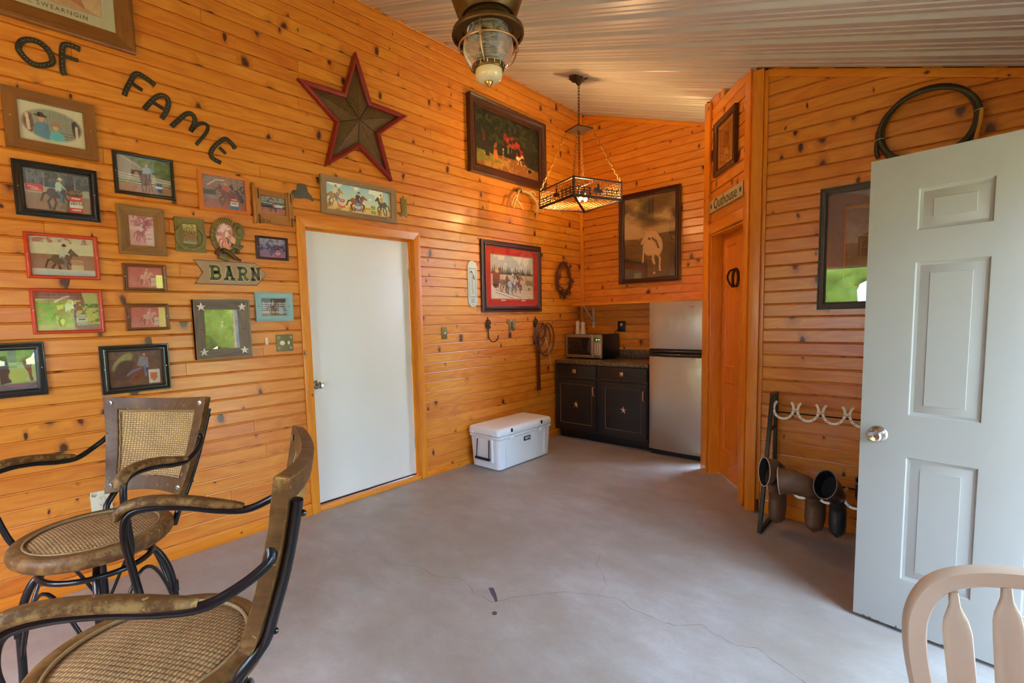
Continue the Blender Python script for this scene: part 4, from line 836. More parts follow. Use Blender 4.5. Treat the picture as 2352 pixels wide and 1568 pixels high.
# panoramic and big pictures
t, o, i = hang('framed_print', 'long barn-wood framed painting of three barrel racers above the plain door', 'picture', 'A', Q((733.5,401.7),(907,434.5),(907.8,512.5),(735.2,491.5)), Q((747.6,417),(895,443.8),(895,500.8),(747.6,480.3)), 'barnwood', 'flat', .022, d_pano, bevel=0, glass=False); screws(t, ((o[0] + .02, o[3] * .45), (0, o[3] - .02), (o[1] - .02, o[3] * .5), (0, .02)), -.0215)
O = quadbox('A', Q((1071.4,214),(1247,289),(1246.4,439.3),(1073,395.7))); t, o, i = hang('framed_painting', 'dark framed oil painting of a red barn and white horse under trees', 'picture', 'A', O, (O[0] + .10, O[1] - .10, O[2] + .095, O[3] - .095), 'mahog', 'scoop', .05, d_barn, px=False, glass=False); screws(t, ((o[0] + .05, o[3] * .6), (o[1] - .05, o[3] * .45)), -.035)
O = quadbox('A', Q((1102.9,548),(1241,567.8),(1240.4,715),(1104.3,716.8))); t, o, i = hang('framed_print', 'dark framed stagecoach print with a broad red mat, between thermometer and wreath', 'picture', 'A', O, (O[0] + .065, O[1] - .065, O[2] + .06, O[3] - .06), 'mahog', 'step', .034, d_coach, px=False, mats=(('redmat', .07), ('tanmat', .008)))
put('caption_plate', MB().box(-.2, -.13, -.0125, -.0105, i[2] + .052, i[2] + .066), 'cream', t); put('caption_plate', MB().box(.13, .2, -.0125, -.0105, i[2] + .052, i[2] + .066), 'cream', t)
O = quadbox('B', Q((1424.7,451.6),(1564.3,424),(1565.3,644.5),(1426.6,652.5))); t, o, i = hang('framed_photograph', 'tall dark framed sepia photograph of a white horse under storm clouds', 'picture', 'B', O, (O[0] + .055, O[1] - .055, O[2] + .055, O[3] - .055), 'mahog', 'scoop', .05, d_whitehorse, px=False)
O = quadbox('C', Q((1645,281),(1696,246),(1696,372),(1648,406))); t, o, i = hang('framed_print', 'small dark framed outhouse picture high on the diagonal wall', 'picture', 'C', O, (O[0] + .055, O[1] - .055, O[2] + .045, O[3] - .045), 'mahog', 'scoop', .03, d_outhouse, px=False, mats=(('tanmat', .03),))
O = quadbox('D', Q((1881,441),(2010,410),(2010,702),(1881,716))); O = (O[0], O[0] + .66, O[2] , O[3]); t, o, i = hang('framed_print', 'dark ribbed frame with a slate blue mat, half hidden by the open white door', 'picture', 'D', O, (O[0] + .045, O[1] - .045, O[2] + .045, O[3] - .045), 'greyiron', 'step', .034, d_street, px=False, mats=(('bluemat', .085), ('bullion', .006)))
# ------------------------------------------------------------------ things hung on the long wall (local X along the wall, Z up, -Y out)
def wall_thing(name, label, cat, wall, u, v, group=None):
    loc, rz = on_wall(wall, u, v); return thing(name, label, cat, loc, rz, group)
GL = 'letters bent from horseshoes'
def letter(label, strokes, w=.026):
    S_ = [[A(x / 3.92, y / 3.92) for x, y in st] for st in strokes]; cx = sum(p[0] for p in S_[0]) / len(S_[0]); cz = min(p[1] for st in S_ for p in st)
    t = wall_thing('horseshoe_letter', label, 'letter', 'A', cx, cz, GL); rn = random.Random(len(label))
    for k, st in enumerate(S_):
        cl = label.startswith('letter O'); P = smooth_path([(a - cx, b - cz) for a, b in st], 5, cl)
        put('bar' if k else 'shoe', MB().ribbon(P, w if k == 0 else w * .72, -.009, 0, cl), 'horseiron', t, bevel=.002)
        if k == 0:
            n = len(P)
            for i in range(2, n - 2, 2): put('nail', MB().lathe_y([(.003, 0), (.002, .0015)], (P[i][0], -.009, P[i][1]), 6), 'steelsc', t)
letter('letter O of OF, a closed dark horseshoe ring', [[(165, 430), (195, 375), (255, 362), (340, 380), (420, 440), (466, 520), (462, 572), (380, 592), (300, 580), (230, 530), (180, 470)]])
letter('letter F after the O, curved dark iron with two short bars', [[(582, 680), (566, 640), (558, 560), (560, 450), (575, 408), (630, 410), (722, 448)], [(566, 505), (630, 525), (704, 548)]])
letter('letter F starting FAME, beside the big dark knot', [[(1118, 862), (1130, 820), (1168, 745), (1205, 682), (1245, 668), (1320, 712), (1395, 770)], [(1180, 748), (1280, 818)]])
letter('letter A of FAME, an arched horseshoe with a crossbar', [[(1296, 985), (1340, 935), (1400, 880), (1455, 862), (1500, 882), (1515, 930), (1498, 1000), (1453, 1070)], [(1380, 926), (1472, 984)]])
letter('letter M of FAME, two joined horseshoes', [[(1540, 1142), (1610, 1080), (1675, 1028), (1725, 1030), (1752, 1075), (1740, 1130), (1715, 1185)], [(1715, 1185), (1780, 1125), (1830, 1112), (1868, 1140), (1850, 1200), (1765, 1305)]])
letter('letter E of FAME, lowest of the iron letters', [[(2115, 1342), (2080, 1290), (2030, 1252), (1985, 1272), (1930, 1320), (1897, 1378), (1920, 1430), (1988, 1468)], [(1972, 1326), (2030, 1386)]])
# horseshoe plaque
O = quadbox('A', Q((399,497.5),(468,504.7),(471,581),(403,576.4))); I = (O[0] + .040, O[1] - .042, O[2] + .048, O[3] - .035)
t, o, i = hang('horseshoe_plaque', 'olive pewter plaque with a raised horseshoe around a troop photo', 'plaque', 'A', O, I, 'olive', 'flat', .014, d_troop, None, px=False, glass=False)
hs = [(.075 * math.sin(a) * (1.0), .088 - .085 * math.cos(a) * -1 if False else .088 - .075 * math.cos(a)) for a in np.linspace(-2.5, 2.5, 30)]
put('horseshoe', MB().ribbon(hs, .022, -.024, -.013), 'olive', t, bevel=.003)
for k in range(0, 30, 3): put('nail', MB().lathe_y([(.003, 0), (.002, .0015)], (hs[k][0], -.024, hs[k][1]), 6), 'steelsc', t)
put('stitching', MB().tube([(o[0] + .012, -.013, .012), (o[1] - .012, -.013, .012), (o[1] - .012, -.013, o[3] - .012), (o[0] + .012, -.013, o[3] - .012)], .0015, 5, True), 'olive', t)
# western oval frame: rope/cartridge ring, hat, boot and saddle bag
c = A(518, 548); t = wall_thing('western_oval_frame', 'pewter oval photo frame ringed by cartridges, with a hat and cowboy boot', 'picture', 'A', c[0], c[1] - .115)
m = MB(); N = 40; rings = []
for k in range(N + 1):
    a = 2 * PI * k / N; rings.append([(( .062 + q * .03) * math.cos(a), -dy, .125 + (.085 + q * .035) * math.sin(a)) for q, dy in ((0, .001), (0, .012), (.5, .018), (1, .012), (1, .001))])
put('ring', m.loft(rings, False, False), 'olive', t, smooth=50)
for k in range(26):
    a = math.radians(45 + k * 8.6); ca, sa = math.cos(a), math.sin(a); put('cartridge', MB().tube([(.06 * ca, -.017, .125 + .085 * sa), (.094 * ca, -.017, .125 + .122 * sa)], [.0035, .0028], 6), 'brass', t, smooth=50)
P = Pic(.124, .17, 500); P.grad((226, 190, 186), (232, 160, 120)); P.blotch(5, .5, (180, 120, 130), 3, (0, 0, 1, .5)); P.horse(.1, .2, .9, .8, (206, 120, 86), (236, 200, 190)); P.mott(10, 12, 3)
me = P.sheet(); bm = bmesh.new(); bm.from_mesh(me); bmesh.ops.delete(bm, geom=[f for f in bm.faces if (f.calc_center_median().x / .0625) ** 2 + ((f.calc_center_median().z - .085) / .086) ** 2 > 1], context='FACES'); bm.to_mesh(me); bm.free()
po = bpy.data.objects.new('print', me); S.collection.objects.link(po); po.parent = t; po.location = (0, -.006, .04)
put('hat', MB().lathe_y([(.040, .018), (.043, .022), (.040, .026), (.024, .027), (.020, .040), (.012, .044), (.001, .043)], (.075, 0, .165)).xf(Matrix.Translation((.075, 0, .165)) @ Matrix.Diagonal((.85, 1, 1.25, 1)) @ Matrix.Translation((-.075, 0, -.165))), 'olive', t, smooth=50)
put('boot', MB().tube(smooth_path([(-.03, -.03, .04), (.01, -.034, .02), (.035, -.034, -.005), (.075, -.03, -.022)], 4), [.018] * 5 + [.016] * 4 + [.015, .012, .010, .008], 10, flat=(1, .8)), 'bronze', t, smooth=50)
put('saddlebag', MB().box(-.075, -.02, -.024, -.004, -.015, .03).xf(Matrix.Rotation(.35, 4, 'Y')), 'leather', t, bevel=.006)
put('satchel', MB().box(-.052, .012, -.03, -.008, -.03, .004).xf(Matrix.Rotation(.3, 4, 'Y')), 'olive', t, bevel=.006)
put('spur', MB().lathe_y([(.012, .02), (.014, .024), (.01, .03), (.002, .03)], (.06, 0, .035), 10), 'bronze', t)
put('gun_holster', MB().tube([(.03, -.02, .075), (.07, -.022, .055), (.095, -.022, .075)], [.012, .014, .008], 8), 'olive', t, smooth=50)
# BARN arrow sign
pts = [A(*p) for p in ((444.8,598.2),(585.4,604.5),(609.7,629.4),(589,652.6),(448,650.5),(464.3,624.4))]; z0 = min(p[1] for p in pts); cx = (pts[0][0] + pts[2][0]) / 2; zt_ = (pts[0][1] + pts[1][1]) / 2 - z0; xr = pts[1][0] - cx; xl = pts[0][0] - cx
poly = [(xl, 0), (xr, 0), (pts[2][0] - cx, zt_ / 2), (xr, zt_), (xl, zt_), (xl + .045, zt_ / 2)]
t = wall_thing('arrow_sign', 'brown wooden arrow sign lettered BARN', 'sign', 'A', cx, z0)
put('board', MB().prism(poly, -.012, 0), 'barnsign', t); put('edge', MB().prism([(p[0] * 1.012, (p[1] - zt_ / 2) * 1.05 + zt_ / 2) for p in poly], -.0095, -.001), 'mahog', t)
def arc(cx_, cz_, rx, rz, a0, a1, n=10): return [(cx_ + rx * math.cos(math.radians(a)), cz_ + rz * math.sin(math.radians(a))) for a in np.linspace(a0, a1, n)]
SL = .11
GLY = {'B': [[(.16, .06), (.16, .94)], [(.0, .06), (.42, .06)] + arc(.42, .28, .26, .22, -90, 90)[1:] + [(.16, .5)], [(.16, .52), (.36, .52)] + arc(.38, .73, .24, .21, -90, 90) + [(.0, .94)]],
 'A': [[(.14, .06), (.36, .94)], [(.58, .06), (.36, .94)], [(.22, .34), (.5, .34)], [(-.02, .05), (.28, .05)], [(.44, .05), (.74, .05)], [(.2, .95), (.46, .95)]],
 'R': [[(.16, .06), (.16, .94)], [(.16, .48), (.36, .48)] + arc(.38, .71, .24, .23, -90, 90) + [(.0, .94)], [(.34, .48), (.5, .36), (.52, .14), (.62, .05), (.74, .14)], [(.0, .06), (.34, .06)]],
 'N': [[(.14, .06), (.14, .94)], [(.14, .9), (.56, .08)], [(.56, .06), (.56, .94)], [(.0, .94), (.24, .94)], [(.42, .94), (.70, .94)], [(.0, .06), (.30, .06)]]}
for k, ch in enumerate('BARN'):
    hgt = zt_ * .62; ox = xl + .082 + k * .083; ww = .088
    for nm, mt, wd, yy in (('letter_edge', 'signcream', .27, -.0131), ('letter', 'signgreen', .185, -.0138)):
        m = MB()
        for st in GLY[ch]: m.ribbon([(ox + p[0] * ww, zt_ * .19 + p[1] * hgt) for p in st], wd * hgt * 1.1, yy, -.0119)
        put(nm, m, mt, t)
# star
c = (1.80, 2.96); t = wall_thing('wooden_star', 'large red-edged five-pointed star with a punched tin middle', 'star', 'A', c[0], c[1] - .42); t.location.x = .003
so = star_poly(.50, .205, 5, PI / 2, 0, .42); m = MB(); loops = []
for d, h in ((0, 0), (0, .035), (.006, .044), (.013, .044), (.021, .034), (.030, .030), (.033, .012)):
    k = 1 - d / .17; loops.append([(p[0] * k, -h, (p[1] - .42) * k + .42) for p in so])
put('rim', MB().loft(loops, False, False), 'starred', t, bevel=.0015)
k = 1 - .032 / .17; inner = [(p[0] * k, (p[1] - .42) * k + .42) for p in so]; m = MB(); n = 10
m.add([(p[0], -.012, p[1]) for p in inner] + [(0, -.04, .42)], [(i, (i + 1) % n, n) for i in range(n)]); put('tin', m, 'startin', t)
m = MB(); rn = random.Random(2)
for i in range(10):
    a, b = Vector(inner[i]), Vector(inner[(i + 1) % 10]); cc_ = Vector((0, .42))
    for line_ in (.06, .13, .2, .3, .4, .52, .66, .8):
        p = a.lerp(cc_, line_); q_ = b.lerp(cc_, line_); L = (q_ - p).length; nn = max(1, int(L / .016))
        for s_ in range(nn):
            w_ = p.lerp(q_, (s_ + .5) / nn); y_ = -.012 - .028 * line_ - .0007; r_ = .0026
            m.add([(w_.x - r_, y_, w_.y - r_), (w_.x + r_, y_, w_.y - r_), (w_.x + r_, y_, w_.y + r_), (w_.x - r_, y_, w_.y + r_)], [(0, 1, 2, 3)])
    for s_ in range(26):
        w_ = a.lerp(cc_, s_ / 26); y_ = -.012 - .028 * s_ / 26 - .001; r_ = .003
        m.add([(w_.x - r_, y_, w_.y - r_), (w_.x + r_, y_, w_.y - r_), (w_.x + r_, y_, w_.y + r_), (w_.x - r_, y_, w_.y + r_)], [(0, 1, 2, 3)])
o = put('punched_holes', m, 'bootdark', t); o['kind'] = 'stuff'
# small metal hat and boot
c = A(693, 442); t = put('hat_cutout', MB().prism([(-.10, .02), (-.085, .045), (-.05, .05), (-.04, .10), (-.02, .115), (0, .105), (.03, .115), (.05, .085), (.055, .05), (.09, .02), (.11, -.015), (.10, -.025), (.04, .0), (-.03, -.02), (-.09, -.02)], -.006, 0).xf(Matrix.Diagonal((.8, 1, .8, 1))), 'greyiron', bevel=.002)
t.location, t.rotation_euler = (0, c[0], c[1] - .03), (0, 0, ROT_A); tag(t, 'small grey metal cowboy hat cutout above the casing corner', 'wall cutout')
c = A(927, 477); t = put('boot_cutout', MB().prism([(-.035, .10), (-.02, .085), (0, .12), (.012, .085), (.035, .10), (.03, .02), (.032, -.03), (.04, -.05), (.03, -.06), (.0, -.045), (-.03, -.06), (-.05, -.055), (-.045, -.04), (-.025, -.02), (-.03, .02)], -.006, 0), 'olive', bevel=.002)
t.location, t.rotation_euler = (0, c[0], c[1] - .02), (0, 0, ROT_A); tag(t, 'small olive metal cowboy boot cutout beside the barrel racers painting', 'wall cutout')
# antlers
c = A(1192, 442); t = wall_thing('antlers', 'pale pair of deer antlers mounted above the stagecoach print', 'antlers', 'A', c[0], c[1] - .02)
put('skull_plate', MB().tube([(-.05, -.02, .03), (0, -.03, .045), (.05, -.02, .03)], [.012, .018, .012], 10), 'rust', t, smooth=60)
for s_ in (-1, 1):
    put('antler', MB().tube(smooth_path([(s_ * .03, -.03, .035), (s_ * .09, -.07, .01), (s_ * .15, -.10, -.05), (s_ * .19, -.10, -.13), (s_ * .20, -.08, -.20)], 5), [.018 - .0006 * k for k in range(20)] + [.004], 8), 'antler', t, smooth=60)
    for a, b, cc_ in (((.15, -.10, -.05), (.22, -.12, -.08), (.27, -.12, -.17)), ((.17, -.10, -.09), (.13, -.13, -.16), (.10, -.13, -.20)), ((.07, -.06, .02), (.10, -.12, .02), (.11, -.14, -.03))):
        put('tine', MB().tube(smooth_path([(s_ * q[0], q[1], q[2]) for q in (a, b, cc_)], 4), [.012, .0115, .011, .010, .009, .008, .007, .005, .002], 7), 'antler', t, smooth=60)
# thermometer
c0 = A(1084, 705); c1 = A(1084, 599); H = c1[1] - c0[1]; t = wall_thing('thermometer', 'tall pale enamel thermometer plate with rounded ends', 'thermometer', 'A', c0[0] + .01, c0[1])
R_ = .062; poly = [(R_ * math.cos(a), R_ + R_ * math.sin(a)) for a in np.linspace(PI, 2 * PI, 12)] + [(R_ * math.cos(a), H - R_ + R_ * math.sin(a)) for a in np.linspace(0, PI, 12)]
put('plate', MB().prism(poly, -.008, 0), 'therm', t, bevel=.002); m = MB()
for k in range(30): z = .10 + (H - .18) * k / 29; [m.box(x - .0028, x + .0028, -.0088, -.0079, z, z + (H - .18) / 58) for x in (-.042, .042)]
for k in range(9): x = -.042 + .084 * k / 8; [m.box(x - .003, x + .003, -.0088, -.0079, z - .003, z + .003) for z in (.10, H - .075)]
put('dashed_border', m, 'ink', t)['kind'] = 'stuff'
m = MB(); 
for k in range(40): z = .13 + (H - .26) * k / 39; m.box(.006, .014 + (.008 if k % 5 == 0 else 0), -.0086, -.0079, z, z + .0012); m.box(-.014 - (.008 if k % 5 == 0 else 0), -.006, -.0086, -.0079, z, z + .0012)
put('scale_marks', m, 'ink', t)['kind'] = 'stuff'
put('tube', MB().tube([(0, -.011, .12), (0, -.011, H - .12)], .003, 6), 'steelsc', t, smooth=50)
put('rodeo_figure', MB().prism([(-.028, .02), (-.02, .045), (-.005, .03), (.004, .012), (.012, -.02), (.03, -.035), (.026, -.012), (.016, .01), (.006, .03), (-.006, .05), (-.02, .055), (-.03, .04)], -.009, -.0079).xf(Matrix.Translation((0, 0, H - .15))), 'ink', t)
for z in (.025, H - .02): put('screw', MB().lathe_y([(.004, 0), (.003, .0015)], (0, -.008, z), 8), 'rust', t)
for z in (.045, .06, .075): put('lettering', MB().box(-.025, .025, -.0086, -.0079, z, z + .004), 'ink', t)
# wreath of twigs and little metal stars
c = A(1290, 641); t = wall_thing('star_wreath', 'reddish oval twig wreath set with small rusty stars near the corner', 'wreath', 'A', c[0], c[1] - .22); rn = random.Random(9); Rx, Rz = .135, .185
for k in range(7):
    ph = rn.random() * 6; P = [((Rx + .016 * math.sin(5 * a + ph)) * math.cos(a), -.03 + .014 * math.sin(7 * a + ph * 2), .22 + (Rz + .016 * math.cos(6 * a + ph)) * math.sin(a)) for a in np.linspace(0, 2 * PI, 40, endpoint=False)]
    put('twig', MB().tube(P, .005, 5, True), 'twig', t, smooth=60)
for k in range(22):
    a = 2 * PI * k / 22 + rn.uniform(-.1, .1); q = rn.choice((-.03, 0.0, .03)); put('star', star3d(MB(), .044, .018, 0, .008, 0, 0, base=.001).xf(Matrix.Translation(((Rx + q) * math.cos(a), -.045, .22 + (Rz + q) * math.sin(a))) @ Matrix.Rotation(rn.uniform(0, 2), 4, 'Y') @ Matrix.Rotation(rn.uniform(-.5, .5), 4, 'X')), 'twig', t)
# coat hooks, rope, strap, butterfly
def star_hook(lab, px, py):
    c = A(px, py); t = wall_thing('star_hook', lab, 'hook', 'A', c[0], c[1])
    put('ring', MB().tube([(.036 * math.cos(a), -.008, .048 * math.sin(a)) for a in np.linspace(0, 2 * PI, 20, endpoint=False)], .0055, 6, True), 'rust', t, smooth=60)
    put('star', star3d(MB(), .040, .016, -.004, .008, 0, 0, base=.002), 'rust', t); put('bolt', MB().lathe_y([(.008, 0), (.008, .012), (.004, .016)], (.03, 0, -.008), 8), 'steelsc', t)
    put('stem', MB().tube([(0, -.004, .075), (0, -.006, -.06)], .0055, 6), 'rust', t)
    put('hook', MB().tube(smooth_path([(0, -.006, -.04), (.0, -.012, -.12), (.01, -.03, -.165), (.03, -.055, -.175), (.055, -.08, -.15), (.06, -.088, -.11)], 4), .0055, 7), 'rust', t, smooth=60); return c
star_hook('dark iron star hook on the wall with nothing hanging from it', 1120, 745); c = star_hook('dark iron star hook holding a rope coil and leather strap', 1229, 742)
t = wall_thing('rope_coil', 'brown lasso rope coiled on the iron star hook', 'rope', 'A', c[0], c[1] - .35)
for k, (rx, rz, ox, oz, y) in enumerate(((.14, .185, .12, .16, -.07), (.095, .10, .03, .25, -.06), (.10, .13, .02, .22, -.05), (.13, .16, .09, .17, -.045))):
    put('loop', MB().tube([(ox + rx * math.cos(a), y - .01 * math.sin(a), oz + rz * math.sin(a)) for a in np.linspace(0, 2 * PI, 28, endpoint=False)], .0085, 7, True), 'lasso', t, smooth=60)
put('cord', MB().tube(smooth_path([(.07, -.08, .19), (.12, -.085, .08), (.15, -.08, -.02), (.17, -.08, -.10)], 4), .003, 5), 'ivory', t, smooth=60); put('cord', MB().tube([(.165, -.08, -.09), (.19, -.08, -.12)], .002, 4), 'ivory', t)
t = wall_thing('leather_strap', 'long dark leather strap hanging below the rope coil', 'strap', 'A', c[0] + .025, c[1] - .76)
put('strap', MB().box(-.022, .022, -.030, -.018, .03, .56), 'leather', t, bevel=.002); put('strap_top', MB().tube(smooth_path([(0, -.024, .55), (-.01, -.03, .62), (-.01, -.04, .66)], 3), .012, 8, flat=(1, .4)), 'leather', t, smooth=60); put('tip', MB().box(-.028, .03, -.034, -.014, .0, .03), 'leather', t, bevel=.004)
c = A(1175, 742); t = wall_thing('butterfly_plate', 'small green metal butterfly between the two star hooks', 'wall ornament', 'A', c[0], c[1] - .03)
W1 = [(0, .02), (.03, .07), (.075, .075), (.07, .03), (.045, .01), (.055, -.04), (.03, -.055), (.0, -.01)]
for s_ in (-1, 1): put('wing', MB().prism([(s_ * a, b) for a, b in W1], -.006, 0), 'olive', t, bevel=.001)
put('body', MB().tube([(0, -.006, -.03), (0, -.007, .045)], .005, 6), 'rust', t)
# plates
def plate(lab, wall, u, v, w, h, mat, kind, cat='switch plate'):
    t = wall_thing('switch_plate' if kind != 'outlet' else 'outlet_plate', lab, cat, wall, u, v - h / 2); put('plate', MB().box(-w / 2, w / 2, -.006, 0, 0, h), mat, t, bevel=.0015)
    if kind == 'dimmer':
        for x in (-.042, .042):
            for z in (.022, h - .022): 
                b = put('stud', MB().lathe_y([(.0095, 0), (.0095, .003), (.006, .004), (.006, .001)], (x, -.006, z), 12), 'steelsc', t); put('stud_middle', MB().lathe_y([(.0055, 0), (.002, .003)], (x, -.0065, z), 8), 'olive', b)
        put('dial', MB().lathe_y([(.017, 0), (.0165, .012), (.014, .014)], (-.022, -.006, h / 2), 20), 'ivory', t, smooth=40); put('toggle', MB().box(.018, .030, -.018, -.006, h / 2 - .012, h / 2 + .012), 'ivory', t, bevel=.001)
    elif kind == 'toggle':
        put('toggle', MB().box(-.005, .005, -.018, -.006, h / 2 - .01, h / 2 + .012), 'ivory', t, bevel=.001); [put('screw', MB().lathe_y([(.004, 0), (.003, .001)], (0, -.006, z), 8), 'brass', t) for z in (.02, h - .02)]
    else:
        m1 = 'ivory' if mat != 'blackpl' else 'ivory'
        for z in (h / 2 - .02, h / 2 + .02):
            r = put('receptacle', MB().lathe_y([(.0165, 0), (.0165, .003), (.015, .0035)], (0, -.006, z), 20), m1, t)
            for x in (-.006, .006): put('slot', MB().box(x - .001, x + .001, -.0101, -.0094, z - .001, z + .006), 'blackpl', r)
            put('slot', MB().lathe_y([(.0022, 0), (.002, .0004)], (0, -.0097, z - .007), 8), 'blackpl', r)
    return t
c = A(653.5, 787); plate('square bronze plate with a dimmer dial and toggle beside the door casing', 'A', c[0], c[1], .118, .118, 'olive', 'dimmer')
c = A(1020, 765); plate('narrow brass switch plate past the plain white door', 'A', c[0], c[1], .065, .11, 'olive', 'toggle')
c = A(233, 1150); t = plate('beige outlet plate low behind the far stool', 'A', c[0], c[1], .095, .115, 'ivory', 'outlet', 'outlet'); put('stud', MB().lathe_y([(.011, 0), (.011, .003), (.004, .004)], (-.033, -.006, .10), 12), 'steelsc', t)
c = A(612, 783); t = wall_thing('wall_clip', 'tiny white plastic clip left of the bronze dimmer plate', 'clip', 'A', c[0], c[1] - .025); put('base', MB().box(-.010, .010, -.004, 0, 0, .05), 'ivory', t, bevel=.001); put('tab', MB().box(-.008, .008, -.010, -.004, .004, .028), 'ivory', t, bevel=.001)
c = B(1428, 749); t = plate('black outlet plate on the boards above the counter', 'B', c[0] , c[1], .10, .125, 'blackpl', 'outlet', 'outlet')
put('plug', MB().box(-.016, .016, -.036, -.010, .028, .056), 'blackpl', t, bevel=.003); put('cord', MB().tube(smooth_path([(0, -.034, .04), (-.05, -.03, .02), (-.10, -.025, -.06), (-.15, -.03, -.16), (-.19, -.04, -.26)], 4), .004, 6), 'blackpl', t, smooth=60)
# Outhouse sign on the diagonal wall
O = quadbox('C', Q((1635,459),(1714,420),(1714,450),(1636,487))); O = (O[0] + .0, O[1], O[2], O[3]); cx = (O[0] + O[1]) / 2; t = wall_thing('outhouse_sign', 'cream sign board lettered Outhouse between two stars', 'sign', 'C', cx, O[2]); w_ = O[1] - O[0]; h_ = O[3] - O[2]
put('board', MB().box(-w_ / 2, w_ / 2, -.022, 0, 0, h_), 'outsign', t, bevel=.002); put('edge', MB().box(w_ / 2, w_ / 2 + .003, -.022, 0, 0, h_), 'outdark', t)
text('lettering', 'Outhouse', .115, 'outdark', t, (0.0, -.0228, h_ * .5), sx=.98)
for s_ in (-1, 1): put('star', MB().prism(star_poly(.026, .0105, 5, PI / 2, s_ * (w_ / 2 - .045), h_ * .5), -.0235, -.022), 'outdark', t)
# horseshoe knocker on the pine door
k_ = CW(1694, 640, -.105); t = wall_thing('horseshoe_knocker', 'dark iron horseshoe knocker on the pine door', 'door knocker', 'C', k_[0], k_[1] - .08); t.location = Vector(CP) + Vector(CD) * k_[0] + Vector(CN) * -.093 + Vector((0, 0, k_[1] - .08))
put('horseshoe', MB().ribbon([(.055 * math.sin(a), .085 + .072 * math.cos(a)) for a in np.linspace(-2.6, 2.6, 24)], .024, -.012, 0), 'rust', t, bevel=.003)
put('striker', MB().tube(smooth_path([(0, -.015, .155), (.0, -.05, .14), (0, -.065, .09), (0, -.045, .04), (0, -.02, .02)], 4), .008, 7), 'rust', t, smooth=60); put('crossbar', MB().tube([(-.045, -.012, .02), (.045, -.012, .02)], .008, 7), 'rust', t, smooth=60)
# hose coil on the right wall
c = B(2130, 292, YD); t = wall_thing('hose_coil', 'dark green air hose coiled in a big ring high on the wall', 'hose', 'D', c[0], c[1] - .22)
c1 = B(2242, 260, YD); Rr = .205
for k in range(3):
    put('loop', MB().tube([((Rr - .012 * (k % 2)) * math.cos(a), -.025 - .02 * k, .22 + (Rr - .012 * k) * math.sin(a)) for a in np.linspace(0, 2 * PI, 44, endpoint=False)], .0115, 8, True), 'rope', t, smooth=60)
for a in (math.radians(188), math.radians(5)): put('tie', MB().tube([(Rr * math.cos(a) + .022 * math.cos(b) * math.cos(a), -.042 + .035 * math.sin(b), .22 + Rr * math.sin(a) + .022 * math.cos(b) * math.sin(a)) for b in np.linspace(0, 2 * PI, 14, endpoint=False)], .002, 5, True), 'ivory', t, smooth=60)
put('hose_end', MB().tube(smooth_path([(Rr + .005, -.07, .24), (Rr + .002, -.075, .17), (Rr - .01, -.075, .10)], 4), .009, 8), 'yellow', t, smooth=60); put('fitting', MB().tube([(Rr - .01, -.075, .10), (Rr - .015, -.075, .06)], [.011, .009], 8), 'brass', t, smooth=40); put('hose_end', MB().tube(smooth_path([(-Rr - .005, -.05, .24), (-Rr - .01, -.05, .14), (-Rr + .0, -.05, .09)], 4), .0115, 8), 'rope', t, smooth=60)
# ------------------------------------------------------------------ kitchen corner
CF, CTX = 4.345, 1.172                          # cabinet face line, right end
t = thing('base_cabinet', 'black distressed base cabinet with two drawers and two starred doors', 'cabinet', (0.036, CF, 0)); lo = Vector((.036, CF, 0)); L = lambda x: x - .036
put('body', MB().box(0, L(CTX), .0, .60, .10, .875), 'cabinet', t); put('toe_kick', MB().box(.02, L(CTX), .075, .60, 0, .10), 'blackpl', t)
put('face_frame', MB().box(0, L(CTX), -.004, 0, .10, .13), 'cabinet', t)
def fr_x(px, py): return L(B(px, py, CF - .02)[0])
for (a, b) in ((.0, .548), (.588, L(CTX) - .005)):
    d = put('drawer', MB().box(a + .01, b - .005, -.022, 0, .725, .862), 'cabinet', t, bevel=.003); put('edge', MB().box(a + .01, b - .005, -.0225, -.0205, .725, .7268), 'cabedge', d)
    kx = (a + b) / 2; kn = put('knob', MB().box(kx - .022, kx + .022, -.044, -.034, .775, .819), 'copper', d, bevel=.004); put('knob_post', MB().tube([(kx, -.034, .797), (kx, -.022, .797)], .008, 8), 'copper', d); put('knob_middle', MB().lathe_y([(.012, 0), (.008, .004), (.001, .006)], (kx, -.044, .797), 12), 'brass', d, smooth=50)
    X0, X1, Z0, Z1 = a + .012, b - .006, .135, .700
    d = put('door', rect_sweep((X0, X1, Z0, Z1), (X0 + .055, X1 - .055, Z0 + .055, Z1 - .055), 'flat', .021), 'cabinet', t, bevel=.002); put('door_panel', MB().box(X0 + .05, X1 - .05, -.010, -.002, Z0 + .05, Z1 - .05), 'cabinet', d)
    rr = MB()
    for q in ((X0 + .055, X0 + .057, Z0 + .055, Z1 - .055), (X1 - .057, X1 - .055, Z0 + .055, Z1 - .055), (X0 + .055, X1 - .055, Z0 + .055, Z0 + .057), (X0 + .055, X1 - .055, Z1 - .057, Z1 - .055)): rr.box(q[0], q[1], -.0195, -.010, q[2], q[3])
    put('worn_edge', rr, 'cabedge', d); mx_ = (X0 + X1) / 2; put('star', star3d(MB(), .042, .015, -.010, .008, mx_, .41, base=.001), 'copper', d)
    hx = X1 - .027; put('handle', MB().tube(smooth_path([(hx, -.02, .535), (hx, -.038, .54), (hx, -.042, .582), (hx, -.038, .625), (hx, -.02, .63)], 3), .0075, 8), 'copper', d, smooth=60)
t = thing('countertop', 'dark speckled laminate countertop with backsplash', 'countertop', (.036, CF - .025, .875)); 
put('top', MB().box(0, L(CTX) + .004, 0, YB - CF + .023, 0, .040), 'granite', t, bevel=.006); put('backsplash', MB().box(0, L(CTX) + .004, YB - CF + .003, YB - CF + .024, .040, .135), 'granite', t, bevel=.004)
